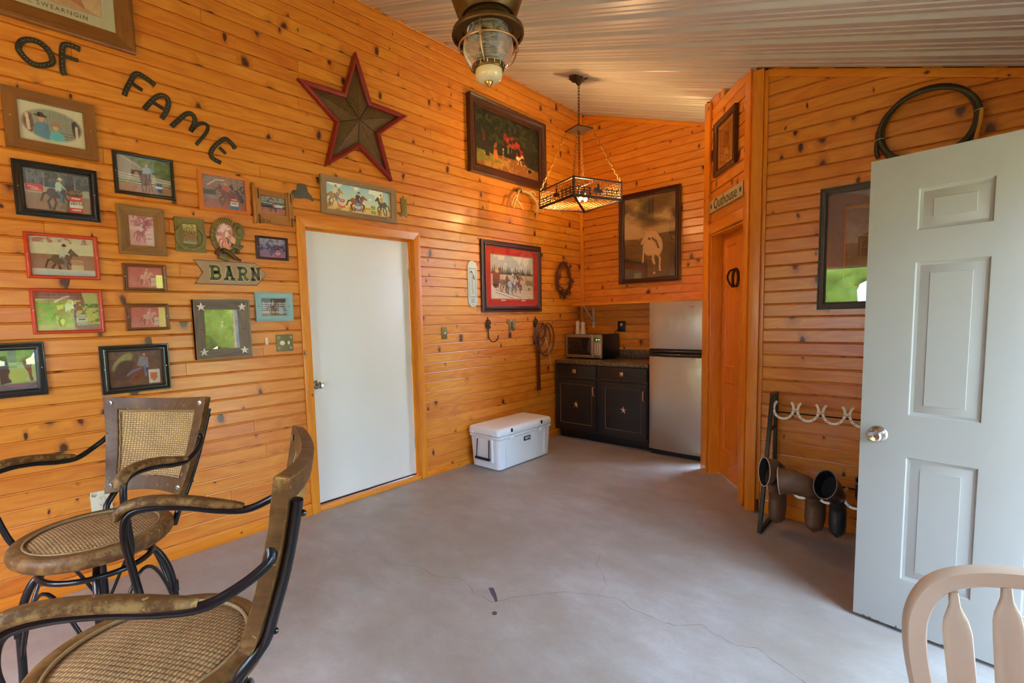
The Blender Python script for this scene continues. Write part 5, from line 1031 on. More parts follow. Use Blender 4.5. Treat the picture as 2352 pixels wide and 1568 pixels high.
# microwave
MZ = .915; t = thing('microwave', 'stainless microwave with dark window on the counter', 'microwave', (.268, 4.58, MZ + .0005), -.05); w2, D_, H_ = .25, .35, .285
put('case', MB().box(-w2, w2, .012, D_, .015, H_), 'blackpl', t, bevel=.004); d = put('door', MB().box(-w2, .135, -.012, .012, .015, H_), 'micro', t, bevel=.003); put('window', MB().box(-w2 + .035, .10, -.0135, -.010, .055, H_ - .04), 'darkglass', d, bevel=.002); put('window_rim', rect_sweep((-w2 + .028, .107, .048, H_ - .033), (-w2 + .045, .09, .065, H_ - .05), 'flat', .0135), 'blackpl', d); put('handle', MB().box(.105, .125, -.018, -.010, .03, H_ - .015), 'chrome', d, bevel=.003)
p_ = put('control_panel', MB().box(.137, w2, -.012, .012, .015, H_), 'micro', t, bevel=.003); put('display', MB().box(.155, w2 - .02, -.0135, -.011, H_ - .075, H_ - .04), 'display', p_); put('digits', MB().box(.175, .181, -.0142, -.0134, H_ - .066, H_ - .05).box(.187, .193, -.0142, -.0134, H_ - .066, H_ - .05).box(.207, .213, -.0142, -.0134, H_ - .066, H_ - .05).box(.219, .225, -.0142, -.0134, H_ - .066, H_ - .05), 'digit', p_)
for r in range(7):
    for q in range(3): put('button', MB().box(.158 + q * .03, .176 + q * .03, -.0138, -.011, .055 + r * .0195, .066 + r * .0195), 'ivory', p_)
put('open_button', MB().box(.155, w2 - .018, -.0145, -.011, .024, .044), 'chrome', p_, bevel=.001)
for x in (-.22, .22):
    for y_ in (.03, .32): put('foot', MB().lathe([(.012, 0), (.012, .015)], (x, y_, 0), 10), 'blackpl', t)
# shakers
for k, (x, lab, mt) in enumerate(((.098, 'white ceramic shaker on the microwave, the one nearer the corner', 0), (.172, 'white ceramic shaker on the microwave, the one nearer the shelf bracket', 0))):
    t = thing('shaker', lab, 'shaker', (x, 4.72, MZ + H_ + .0005), 0, 'pair of ceramic shakers'); put('body', MB().lathe([(.030, 0), (.031, .01), (.027, .045), (.022, .08), (.022, .105), (.027, .132), (.024, .14), (.001, .141)], n=20), 'shaker', t, smooth=40); put('cap', MB().lathe([(.020, 0), (.018, .012), (.008, .02), (.001, .021)], (0, 0, .14), 16), 'chrome' if k else 'shaker', t, smooth=40)
    for a in (0, 2, 4): put('hole', MB().lathe([(.0018, .0), (.0016, .0008)], (.007 * math.cos(a), .007 * math.sin(a), .1595), 6), 'blackpl', t)
# shelf with bracket
t = thing('wall_shelf', 'pine shelf on a white bracket above the microwave and fridge', 'shelf', (0.036, 4.70, 1.540)); put('board', MB().box(0, 1.79, 0, YB - 4.70, 0, .028), 'trim', t, bevel=.003)
b = put('bracket', MB().box(.115, .145, YB - 4.70 - .006, YB - 4.70, -.27, 0), 'ivory', t); put('bracket_top', MB().box(.115, .145, .03, YB - 4.70, -.006, 0), 'ivory', b); put('brace', MB().bar((.13, .05, -.004), (.13, YB - 4.70 - .004, -.19), .02, .006), 'ivory', b)
for z in (-.05, -.13, -.24): put('screw', MB().lathe_y([(.005, 0), (.004, .002)], (.13, YB - 4.70 - .006, z), 8), 'steelsc', b)
put('cleat', MB().box(.0, 1.05, YB - 4.70 - .018, YB - 4.70, -.03, 0), 'trim', t)
# fridge
FX0, FX1, FY = 1.186, 1.79, 4.335; t = thing('refrigerator', 'stainless top-freezer refrigerator beside the cabinet', 'refrigerator', ((FX0 + FX1) / 2, FY, 0)); w2 = (FX1 - FX0) / 2
put('body', MB().box(-w2 + .003, w2 - .003, .045, .62, .03, 1.525), 'blackpl', t, bevel=.004)
def fdoor(z0, z1):
    n = 12; sec = [(-w2 + 2 * w2 * k / n, -.022 * (1 - (2 * k / n - 1) ** 2)) for k in range(n + 1)]; poly = sec + [(w2, .042), (-w2, .042)]; return MB().slab(poly, z0, z1)
d = put('freezer_door', fdoor(1.075, 1.533), 'steel', t, bevel=.004, smooth=30); put('badge', MB().lathe_y([(.030, 0), (.028, .002), (.001, .003)], (.12, -.018, 1.480), 24).xf(Matrix.Translation((.12, 0, 1.480)) @ Matrix.Diagonal((1, 1, .32, 1)) @ Matrix.Translation((-.12, 0, -1.480))), 'chrome', d)
d = put('handle', fdoor(1.040, 1.070), 'blackpl', d, bevel=.003)
d = put('fridge_door', fdoor(.055, .998), 'steel', t, bevel=.004, smooth=30); put('handle', fdoor(1.002, 1.034), 'blackpl', d, bevel=.003)
for z, s_ in ((1.052, 1), (1.022, -1)): put('grip', MB().tube(smooth_path([(-w2 + .02, -.008, z), (-w2 + .08, -.03, z - .004 * s_), (0, -.045, z), (w2 - .08, -.03, z - .004 * s_), (w2 - .02, -.008, z)], 5), .010, 8, flat=(1, .7)), 'blackfr', t, smooth=60)
put('kick_grille', MB().box(-w2 + .01, w2 - .01, .03, .06, .0, .05), 'blackpl', t)
# cooler
CX0, CX1, CY0, CY1, CZ = .035, .44, 2.865, 3.70, .40
t = thing('cooler', 'white hard-sided YETI cooler chest on the floor by the wall'.replace('YETI ', ''), 'cooler', ((CX0 + CX1) / 2, (CY0 + CY1) / 2, 0)); hx, hy = (CX1 - CX0) / 2, (CY1 - CY0) / 2
def rrect(hx, hy, r, z, n=5): return [(sx * (hx - r) + r * math.cos(a), sy * (hy - r) + r * math.sin(a), z) for sx, sy, a0 in ((1, 1, 0), (-1, 1, 90), (-1, -1, 180), (1, -1, 270)) for a in [math.radians(a0 + 90 * k / n) for k in range(n + 1)]]
put('tub', MB().loft([rrect(hx - .045, hy - .045, .03, .0), rrect(hx - .028, hy - .028, .035, .012), rrect(hx - .014, hy - .014, .04, .29), rrect(hx - .004, hy - .004, .04, .30), rrect(hx - .002, hy - .002, .04, .315), rrect(hx - .008, hy - .008, .04, .322)]), 'white', t, smooth=40)
lid = put('lid', MB().loft([rrect(hx - .006, hy - .006, .04, .326), rrect(hx, hy, .04, .334), rrect(hx - .002, hy - .002, .04, .378), rrect(hx - .010, hy - .010, .04, .392), rrect(hx - .03, hy - .03, .04, .399), rrect(hx - .06, hy - .06, .03, .400)]), 'white', t, smooth=40)
put('gasket', MB().loft([rrect(hx - .016, hy - .016, .04, .318), rrect(hx - .016, hy - .016, .04, .330)]), 'greyiron', t)
for y_ in (-.23, .23):
    put('latch_slot', MB().box(hx - .004, hx + .003, y_ - .012, y_ + .012, .35, .385), 'blackpl', lid); l_ = put('latch_boss', MB().box(hx - .02, hx + .006, y_ - .028, y_ + .028, .285, .318), 'white', t, bevel=.006)
    put('lid_boss', MB().box(hx - .02, hx + .008, y_ - .030, y_ + .030, .336, .352), 'white', lid, bevel=.004)
for y_, s_ in ((-hy, -1), (hy, 1)):
    put('handle_frame', rect_sweep((-.115, .115, .075, .315), (-.085, .085, .095, .29), 'round', .016).xf(Matrix.Translation((0, y_ + (.02 if s_ < 0 else -.02), 0)) @ Matrix.Rotation(0 if s_ < 0 else PI, 4, 'Z')), 'white', t, smooth=40)
    for x in (-.075, .075): put('rope', MB().tube([(x, y_ + s_ * -.004, .285), (x * 1.04, y_ + s_ * .008, .11)], .005, 6), 'blackpl', t, smooth=60)
    put('grip', MB().tube([(-.09, y_ + s_ * .010, .105), (.09, y_ + s_ * .010, .105)], .013, 10), 'blackpl', t, smooth=50)
    for x in (-.14, .14): put('lid_tab', MB().box(x - .02, x + .02, y_ - .012, y_ + .012, .336, .350), 'white', lid, bevel=.004)
for sy in (-1, 1): put('front_rib', MB().box(hx - .026, hx - .013, sy * (hy - .12) - .006, sy * (hy - .12) + .006, .03, .29), 'white', t, bevel=.003)
bd = put('badge', MB().box(hx - .016, hx - .0095, -.036, .062, .225, .268), 'blackpl', t, bevel=.001)
YG = {'Y': [[(0, 1), (.3, .5)], [(.6, 1), (.3, .5)], [(.3, .55), (.3, 0)]], 'E': [[(.12, 0), (.12, 1)], [(0, .1), (.55, .1)], [(0, .5), (.5, .5)], [(0, .9), (.55, .9)]], 'T': [[(.3, 0), (.3, 1)], [(0, .9), (.6, .9)]], 'I': [[(.15, 0), (.15, 1)]]}
xo = -.028
for ch in 'YETI':
    m = MB()
    for st in YG[ch]: m.ribbon([(xo + p[0] * .034, .236 + p[1] * .022) for p in st], .0062, -.0012, 0)
    put('letter', m.xf(Matrix.Translation((hx - .0095, 0, 0)) @ Matrix.Rotation(PI / 2, 4, 'Z')), 'white', bd); xo += .012 if ch == 'I' else .0235
for sx in (-1, 1):
    for sy in (-1, 1): put('foot', MB().box(sx * (hx - .08) - .03, sx * (hx - .08) + .03, sy * (hy - .09) - .04, sy * (hy - .09) + .04, 0, .006), 'blackpl', t)
# ------------------------------------------------------------------ ceiling lantern of the fan
def ceil_z(x): return CH - CS * x
fx, fy = 2.05, 1.08
t = thing('ceiling_fan', 'bronze ceiling fan with a caged ship-lantern light below it', 'ceiling fan', (fx, fy, 0)); o_ = (0, 0, 0)
put('canopy', MB().lathe([(.075, ceil_z(fx) + .02), (.075, ceil_z(fx) - .03), (.05, ceil_z(fx) - .07), (.018, ceil_z(fx) - .085)], n=24), 'bronze', t, smooth=40)
put('downrod', MB().lathe([(.014, 2.98), (.014, ceil_z(fx) - .06)], n=12), 'bronze', t, smooth=40)
put('motor', MB().lathe([(.03, 3.0), (.10, 2.985), (.155, 2.95), (.165, 2.90), (.16, 2.80), (.15, 2.70), (.135, 2.63), (.115, 2.575), (.10, 2.562), (.085, 2.57)], n=36), 'bronze', t, smooth=40)
for k in range(4):
    a = math.radians(43.75 + 45 + 90 * k); mx = Matrix.Rotation(a, 4, 'Z') @ Matrix.Translation((0, 0, 2.975)) @ Matrix.Rotation(.2, 4, 'X')
    b = put('blade', MB().slab([(.20, -.045), (.30, -.06), (.60, -.068), (.66, -.05), (.675, 0), (.66, .05), (.60, .068), (.30, .06), (.20, .045)], -.004, .004).xf(mx), 'walnut', t, bevel=.002); put('blade_iron', MB().box(.12, .27, -.016, .016, -.012, -.004).xf(mx), 'bronze', b)
put('neck', MB().lathe([(.072, 2.60), (.075, 2.575), (.092, 2.555), (.094, 2.545), (.080, 2.54), (.084, 2.53), (.10, 2.522)], n=32), 'bronze', t, smooth=35)
put('hood', MB().lathe([(.085, 2.535), (.11, 2.527), (.136, 2.512), (.139, 2.500), (.137, 2.494), (.130, 2.498), (.128, 2.508), (.098, 2.514), (.096, 2.520), (.07, 2.52)], n=48), 'bronze', t, smooth=30)
prof = [(.080, 2.518)]; zz = np.linspace(2.515, 2.385, 46)
for k, z in enumerate(zz):
    u = (2.515 - z) / .13; r = .072 + .023 * math.sin(min(1, u * 2.0) * PI * .5) - .095 * max(0, u - .5) ** 1.7; prof.append((r + (.0016 if k % 2 else -.0008), z))
put('globe', MB().lathe(prof + [(prof[-1][0] - .004, 2.385)] + [(r - .004, z) for r, z in prof[::-6]], n=48, cap=False), 'globe', t, smooth=60)
bc = put('bulb_holder', MB().lathe([(.022, 2.52), (.022, 2.48), (.016, 2.475)], n=16), 'brass', t, smooth=40); 
for dx in (-.03, .03): put('bulb', MB().lathe([(.008, 2.49), (.012, 2.47), (.014, 2.44), (.010, 2.42), (.001, 2.415)], (dx, 0, 0), 12), 'amberbulb', t, smooth=60)
bb = put('bottom_band', MB().lathe([(.058, 2.398), (.060, 2.392), (.060, 2.372), (.057, 2.368), (.054, 2.37)], n=36), 'bronze', t, smooth=40)
for k in range(14): a = 2 * PI * k / 14; put('slot', MB().box(.0598, .0608, -.0016, .0016, 2.375, 2.388).xf(Matrix.Rotation(a, 4, 'Z')), 'ivory', bb)
put('bottom_glass', MB().lathe([(.052, 2.372), (.053, 2.350), (.048, 2.338), (.036, 2.332), (.001, 2.329)], n=36), 'milkglass', t, smooth=50)
put('finial', MB().lathe([(.016, 2.332), (.016, 2.326), (.011, 2.318), (.004, 2.311), (.001, 2.309)], n=20), 'brass', t, smooth=40)
put('cage_ring', MB().tube([(.112 * math.cos(a), .112 * math.sin(a), 2.458) for a in np.linspace(0, 2 * PI, 48, endpoint=False)], .0035, 6, True), 'copper', t, smooth=60)
for k in range(3):
    a = math.radians(-62 + 120 * k); ca, sa = math.cos(a), math.sin(a); P = [(r * ca, r * sa, z) for r, z in smooth_path([(.105, 2.505), (.114, 2.485), (.114, 2.458), (.108, 2.43), (.090, 2.398), (.062, 2.380)], 4)]
    w_ = put('cage_wire', MB().tube(P, .0032, 6), 'copper', t, smooth=60); put('wire_clip', MB().box(.104, .122, -.007, .007, 2.449, 2.467).xf(Matrix.Rotation(a, 4, 'Z')), 'copper', w_, bevel=.002)
# ------------------------------------------------------------------ hanging lantern over the kitchen corner
px_, py_ = .85, 3.60; PR = math.radians(-20); t = thing('pendant_lamp', 'square black iron pendant lamp with horse riders and lit amber bulbs', 'pendant lamp', (px_, py_, 0), PR)
cz_ = ceil_z(px_); h = .26
put('canopy', MB().lathe([(.085, cz_ + .03), (.085, cz_ - .012), (.06, cz_ - .02), (.03, cz_ - .045), (.012, cz_ - .07)], n=6), 'rust', t)
def chain(name, a, b, link=.034, r=.0028, mat='rust', parent=None, w=.009):
    a, b = Vector(a), Vector(b); d = b - a; n = max(2, int(d.length / (link * .78))); dn = d.normalized(); q = dn.to_track_quat('Z', 'Y').to_matrix().to_4x4(); m = MB()
    for k in range(n):
        c = a + d * (k + .5) / n; L = link / 2; P = [(w * math.cos(s_) * (1 if k % 2 else 0), w * math.cos(s_) * (0 if k % 2 else 1), (L - w) * (1 if math.sin(s_) > 0 else -1) + w * math.sin(s_)) for s_ in np.linspace(0, 2 * PI, 10, endpoint=False)]
        sub = MB().tube(P, r, 4, True); sub.xf(Matrix.Translation(c) @ q); m.add(sub.v, sub.f, sub.uv)
    o = put(name, m, mat, parent); o['kind'] = 'stuff'; return o
chain('chain', (0, 0, cz_ - .065), (0, 0, 3.14), parent=t)
put('top_plate', MB().add([(s1 * .09, s2 * .09, 3.115) for s1, s2 in ((-1, -1), (1, -1), (1, 1), (-1, 1))] + [(s1 * .02, s2 * .02, 3.145) for s1, s2 in ((-1, -1), (1, -1), (1, 1), (-1, 1))] + [(s1 * .09, s2 * .09, 3.105) for s1, s2 in ((-1, -1), (1, -1), (1, 1), (-1, 1))], [(0, 1, 5, 4), (1, 2, 6, 5), (2, 3, 7, 6), (3, 0, 4, 7), (4, 5, 6, 7), (0, 8, 9, 1), (1, 9, 10, 2), (2, 10, 11, 3), (3, 11, 8, 0), (11, 10, 9, 8)]), 'rust', t)
for s1, s2 in ((-1, -1), (1, -1), (1, 1), (-1, 1)): chain('chain', (s1 * .08, s2 * .08, 3.10), (s1 * h, s2 * h, 2.605), parent=t, mat='chaingold', r=.0022)
chain('chain', (0, 0, 3.10), (0, 0, 2.60), parent=t)
for z in (2.45, 2.60):
    for k in range(4): mx = Matrix.Rotation(k * PI / 2, 4, 'Z'); put('rail', MB().box(-h, h, -h - .007, -h + .007, z - (.010 if z < 2.5 else .006), z + (.010 if z < 2.5 else .006)).xf(mx), 'rust', t)
for s1, s2 in ((-1, -1), (1, -1), (1, 1), (-1, 1)): put('corner_post', MB().box(s1 * h - .008, s1 * h + .008, s2 * h - .008, s2 * h + .008, 2.44, 2.61), 'rust', t)
put('cross_bar', MB().bar((-h, h, 2.447), (h, -h, 2.447), .022, .006), 'rust', t); put('stem', MB().tube([(0, 0, 2.60), (0, 0, 2.50)], .012, 8), 'rust', t); put('spider', MB().bar((-h, 0, 2.60), (h, 0, 2.60), .012, .006), 'rust', t)
def hexwire(w, hh, s=.032, r=.0017):
    m = MB(); dx = s * math.sqrt(3); j = 0; z = 0
    def seg(a, b):
        if max(abs(a[0]), abs(b[0])) > w / 2 or min(a[1], b[1]) < 0 or max(a[1], b[1]) > hh: return
        m.bar((a[0], 0, a[1]), (b[0], 0, b[1]), 2 * r, 2 * r, (0, 1, 0))
    while z < hh + s:
        x = -w / 2 + (dx / 2 if j % 2 else 0)
        while x < w / 2 + dx:
            c = (x, z); p = [(x + s * math.cos(math.radians(30 + 60 * k)), z + s * math.sin(math.radians(30 + 60 * k))) for k in range(6)]
            seg(p[0], p[1]); seg(p[1], p[2]); seg(p[2], p[3]); x += dx
        z += 1.5 * s; j += 1
    return m
for k in range(4):
    mx = Matrix.Rotation(k * PI / 2, 4, 'Z') @ Matrix.Translation((0, -h + .004, 2.46)); w_ = put('wire_mesh', hexwire(.50, .135, .018).xf(mx), 'chaingold', t); w_['kind'] = 'stuff'
    mx = Matrix.Rotation(k * PI / 2, 4, 'Z') @ Matrix.Translation((0, -h, 2.46)); m = MB()
    H_ = [(-.055, .02), (-.05, .05), (-.035, .072), (-.01, .07), (.0, .062), (.035, .06), (.06, .045), (.055, .01), (.048, .035), (.03, .03), (.025, 0), (.018, .03), (-.01, .03), (-.02, 0), (-.026, .035), (-.04, .045)]
    put('rider_silhouette', m.prism([(a * .9, b) for a, b in H_], -.002, .002).prism([(-.005, .06), (.018, .06), (.014, .1), (.004, .112), (-.004, .1)], -.002, .002).xf(mx), 'rust', t)
    for s_ in (-1, 1):
        m = MB(); 
        for z in (.02, .04, .06): m.box(s_ * .07 if s_ > 0 else -.25, .25 if s_ > 0 else -.07, -.002, .002, z - .003, z + .003)
        for x in (.09, .15, .21): m.box(s_ * x - .004, s_ * x + .004, -.003, .003, 0, .075)
        put('fence', m.xf(mx), 'rust', t)['kind'] = 'stuff'
m = hexwire(.50, .50, .022).xf(Matrix.Translation((0, 0, 2.452)) @ Matrix.Rotation(PI / 2, 4, 'X') @ Matrix.Translation((0, 0, -.25))); put('wire_mesh', m, 'chaingold', t)['kind'] = 'stuff'
for k, (bx, by) in enumerate(((.05, -.02), (-.05, .03), (.01, .06))):
    put('socket', MB().lathe([(.016, 2.515), (.016, 2.55)], (bx, by, 0), 10), 'rust', t); put('bulb', MB().lathe([(.001, 2.470), (.012, 2.475), (.017, 2.49), (.013, 2.508), (.010, 2.515)], (bx, by, 0), 12), 'bulb', t, smooth=60)
pl = light('pendant_light', 'POINT', (px_, py_, 2.535), 54, (1, .58, .24), .05)
# ------------------------------------------------------------------ boot rack
RX0, RX1 = 2.54, 3.62; t = thing('boot_rack', 'black steel boot rack with rows of pale horseshoes', 'rack', (RX0, 3.0, 0)); Wd = RX1 - RX0
ya, yb_, zt = .02, .372, .872
for s_, x in enumerate((0, Wd)):
    f = put('front_leg', MB().bar((x, ya, 0), (x, .262, zt), .022, .030, (0, 1, 0)), 'steelblack', t, bevel=.002); put('rear_leg', MB().box(x - .011, x + .011, yb_ - .028, yb_, 0, zt), 'steelblack', t, bevel=.002)
    put('top_plate', MB().box(x - .012, x + .012, .24, yb_, zt - .012, zt + .004), 'steelblack', t); put('foot_bar', MB().box(x - .011, x + .011, ya, yb_, 0, .022), 'steelblack', t); put('mid_bar', MB().bar((x, .20, .64), (x, yb_ - .02, .64), .016, .016), 'steelblack', t)
put('cross_rod', MB().tube([(0, yb_ - .02, .74), (Wd, yb_ - .02, .74)], .005, 6), 'steelblack', t); put('cross_rod', MB().tube([(0, yb_ - .02, .30), (Wd, yb_ - .02, .30)], .005, 6), 'steelblack', t)
def leg_y(z): return ya + (.262 - ya) * z / zt
nm = 0
for z0, n in ((.722, 8), (.262, 8)):
    for k in range(n):
        cx = .070 + k * .1345; P = [(cx + .056 * math.sin(a) * (1.0 if abs(a) > .0 else 1), .062 - .062 * math.cos(a)) for a in np.linspace(-2.35, 2.35, 22)]
        P = [(x, z * 1.05) for x, z in P]; hs_ = MB().ribbon(P, .0145, -.005, .005).xf(Matrix.Translation((0, leg_y(z0 + .06) - .012, z0)) @ Matrix.Rotation(-.27, 4, 'X')); o = put('horseshoe', hs_, 'paleiron', t, bevel=.0015)
        for q in (4, 6, 8, 13, 15, 17): put('nail_hole', MB().box(P[q][0] - .002, P[q][0] + .002, -.0058, -.0048, P[q][1] - .003, P[q][1] + .003).xf(Matrix.Translation((0, leg_y(z0 + .06) - .012, z0)) @ Matrix.Rotation(-.27, 4, 'X')), 'blackpl', o)
    for k in range(n - 1): put('weld', MB().lathe_y([(.006, -.004), (.006, .004)], (.070 + (k + .5) * .1345, leg_y(z0 + .06) - .012, z0 + .065), 8), 'paleiron', t)
def boot(lab, hole_x, mat, shaft, openr, piping, foot=1.0, group=None, heel=True, yaw=0.0, xo=0.0, flat=(.80, 1.05)):
    """hangs toe-down in a horseshoe: origin at the horseshoe's middle; shaft = points from ankle to opening"""
    b = thing('boot', lab, 'boot', (RX0 + hole_x + xo, 3.0 + leg_y(.32) - .012, .33), yaw, group)
    ank = [(0, .005, -.02), (0, .05, -.09), (0, .055, -.15), (0, .045, -.21), (0, .03, -.255)]
    P = smooth_path([shaft[-1]] + shaft[-2::-1] + ank, 4); n = len(P); ns = (len(shaft) - 1) * 4 + 4; R_ = []
    for k in range(n):
        u = k / (n - 1)
        R_.append(openr * (1 - .36 * min(1, u / .40)) if u < .40 else (openr * .64 + (.008 * min(1, (u - .4) / .3)) - (.0 if u < .86 else (u - .86) * .10)))
    if mat == 'bootbrown': R_ = [r * (1 + .045 * math.sin(k * 2.1)) if 2 < k < ns + 4 else r for k, r in enumerate(R_)]
    m = MB().tube(P, R_, 16, cap=False, flat=flat); nr = len(P)
    # open top, rounded toe
    m.add([m.v[(nr - 1) * 16 + i] for i in range(16)] + [(P[-1][0], P[-1][1] - .004, P[-1][2] - .025)], [(i, (i + 1) % 16, 16) for i in range(16)])
    put('upper', m, mat, b, smooth=70)
    top = [Vector(m.v[i]) for i in range(16)]; c0 = sum(top, Vector()) / 16; inn = [c0 + (v - c0) * .93 for v in top]; P3 = Vector(P[3]) ; d = (Vector(P[5]) - Vector(P[0])).normalized()
    put('lining', MB().loft([inn, [v + d * .09 - (v - c0) * .12 for v in inn]], False, True), 'bootdark', b, smooth=60)
    put('edge', MB().tube(top, .0032, 6, True), piping, b, smooth=60)
    so = [(math.copysign(1, s_) * w_, .075 if True else 0, z) for s_, pts_ in () for w_, z in pts_]
    put('sole', MB().slab([(w_, z) for w_, z in ((-.030, -.05), (-.034, -.10), (-.030, -.15), (-.040, -.21), (-.034, -.265), (-.012, -.292), (.012, -.292), (.034, -.265), (.040, -.21), (.030, -.15), (.034, -.10), (.030, -.05))], .084, .096).xf(Matrix.Rotation(PI / 2, 4, 'X') @ Matrix.Diagonal((1, 1, -1, 1))), 'bootdark', b, bevel=.003)
    if heel: put('heel', MB().box(-.030, .030, .090, .118, -.105, -.045), 'bootdark', b, bevel=.004)
    return b
b1 = boot('worn brown cowboy boot beside the rack leg, its shaft gaping to the side', .070, 'bootbrown', [(.012, .0, .0), (.01, -.03, .055), (-.012, -.06, .080), (-.045, -.098, .085)], .088, 'piping', flat=(.62, 1.05))
b2 = boot('second brown cowboy boot, its wrinkled shaft slumped towards the first', .070 + 2 * .1345, 'bootbrown', [(0, -.03, .0), (-.03, -.07, .03), (-.09, -.09, .05), (-.165, -.10, .045)], .080, 'piping', xo=-.065)
b3 = boot('tall black rubber boot standing open-mouthed in the third horseshoe', .070 + 3 * .1345, 'bootblack', [(0, -.03, .0), (-.01, -.07, .035), (-.025, -.12, .07), (-.035, -.17, .095)], .080, 'bootrim', heel=False, xo=-.085, flat=(.72, 1.05))
b4 = boot('black rubber boot half hidden by the open white door', .070 + 4 * .1345, 'bootblack', [(0, -.03, .0), (0, -.06, .04), (.01, -.09, .08), (.015, -.10, .13)], .078, 'bootrim', heel=False, xo=-.080)
# ------------------------------------------------------------------ lamp behind the camera (seen in the picture glass) and the land outside
t = thing('table_lamp', 'lit table lamp with a flared fabric shade under the rear window', 'lamp', (1.62, -1.50, 0)); 
put('base', MB().lathe([(.13, 0), (.13, .02), (.03, .04), (.014, .08), (.014, 1.28)], n=20), 'bronze', t, smooth=40); put('lamp_shade', MB().lathe([(.20, 1.22), (.11, 1.46), (.108, 1.46), (.198, 1.22)], n=24, cap=False), 'shadecloth', t, smooth=60); put('bulb', MB().lathe([(.01, 1.28), (.03, 1.32), (.03, 1.36), (.001, 1.39)], n=12), 'bulb', t, smooth=60)
light('lamp_light', 'POINT', (1.62, -1.50, 1.34), 125, (1, .62, .30), .05)
struct('ground', MB().box(-30, 40, -40, 40, -.35, -.30), 'lawn')
struct('bounce_slab', MB().box(4.17, 6.0, -2.4, 3.6, -.30, -.03), 'deck')  # unseen slab, added to throw neutral daylight up through the openings
rn = random.Random(12)
def tree(x, y, s, lab):
    t = thing('tree', lab, 'tree', (x, y, -.3), 0, 'trees beyond the lawn'); put('trunk', MB().tube([(0, 0, 0), (0.1, 0, 1.6 * s), (0, .1, 3 * s)], [.25 * s, .2 * s, .1 * s], 8), 'bark', t, smooth=60)
    bm = bmesh.new(); bmesh.ops.create_icosphere(bm, subdivisions=4, radius=2.2 * s)
    sd = rn.random() * 50
    for v in bm.verts:
        n = math.sin(v.co.x * 2.3 + sd) * math.sin(v.co.y * 2.1 + sd * 2) * math.sin(v.co.z * 2.7) * .45 + .25 * math.sin(v.co.x * 7 + sd) * math.sin(v.co.y * 6.3) * math.sin(v.co.z * 8 + sd); v.co *= 1 + n * .5; v.co.z = v.co.z * 1.1 + 3.0 * s
    me = bpy.data.meshes.new('crown'); bm.to_mesh(me); bm.free(); me.materials.append(M['treeleaf']); me.shade_smooth(); o = bpy.data.objects.new('crown', me); S.collection.objects.link(o); o.parent = t
for k in range(7): tree(20 + (k % 2) * 5.5, -19 + k * 6.6, 1.38, 'leafy tree past the lawn, seen only in the picture glass')
for k in range(5): tree(-16 + k * 6.6, -21 - (k % 2) * 5, 1.38, 'leafy tree past the lawn, seen only in the picture glass')
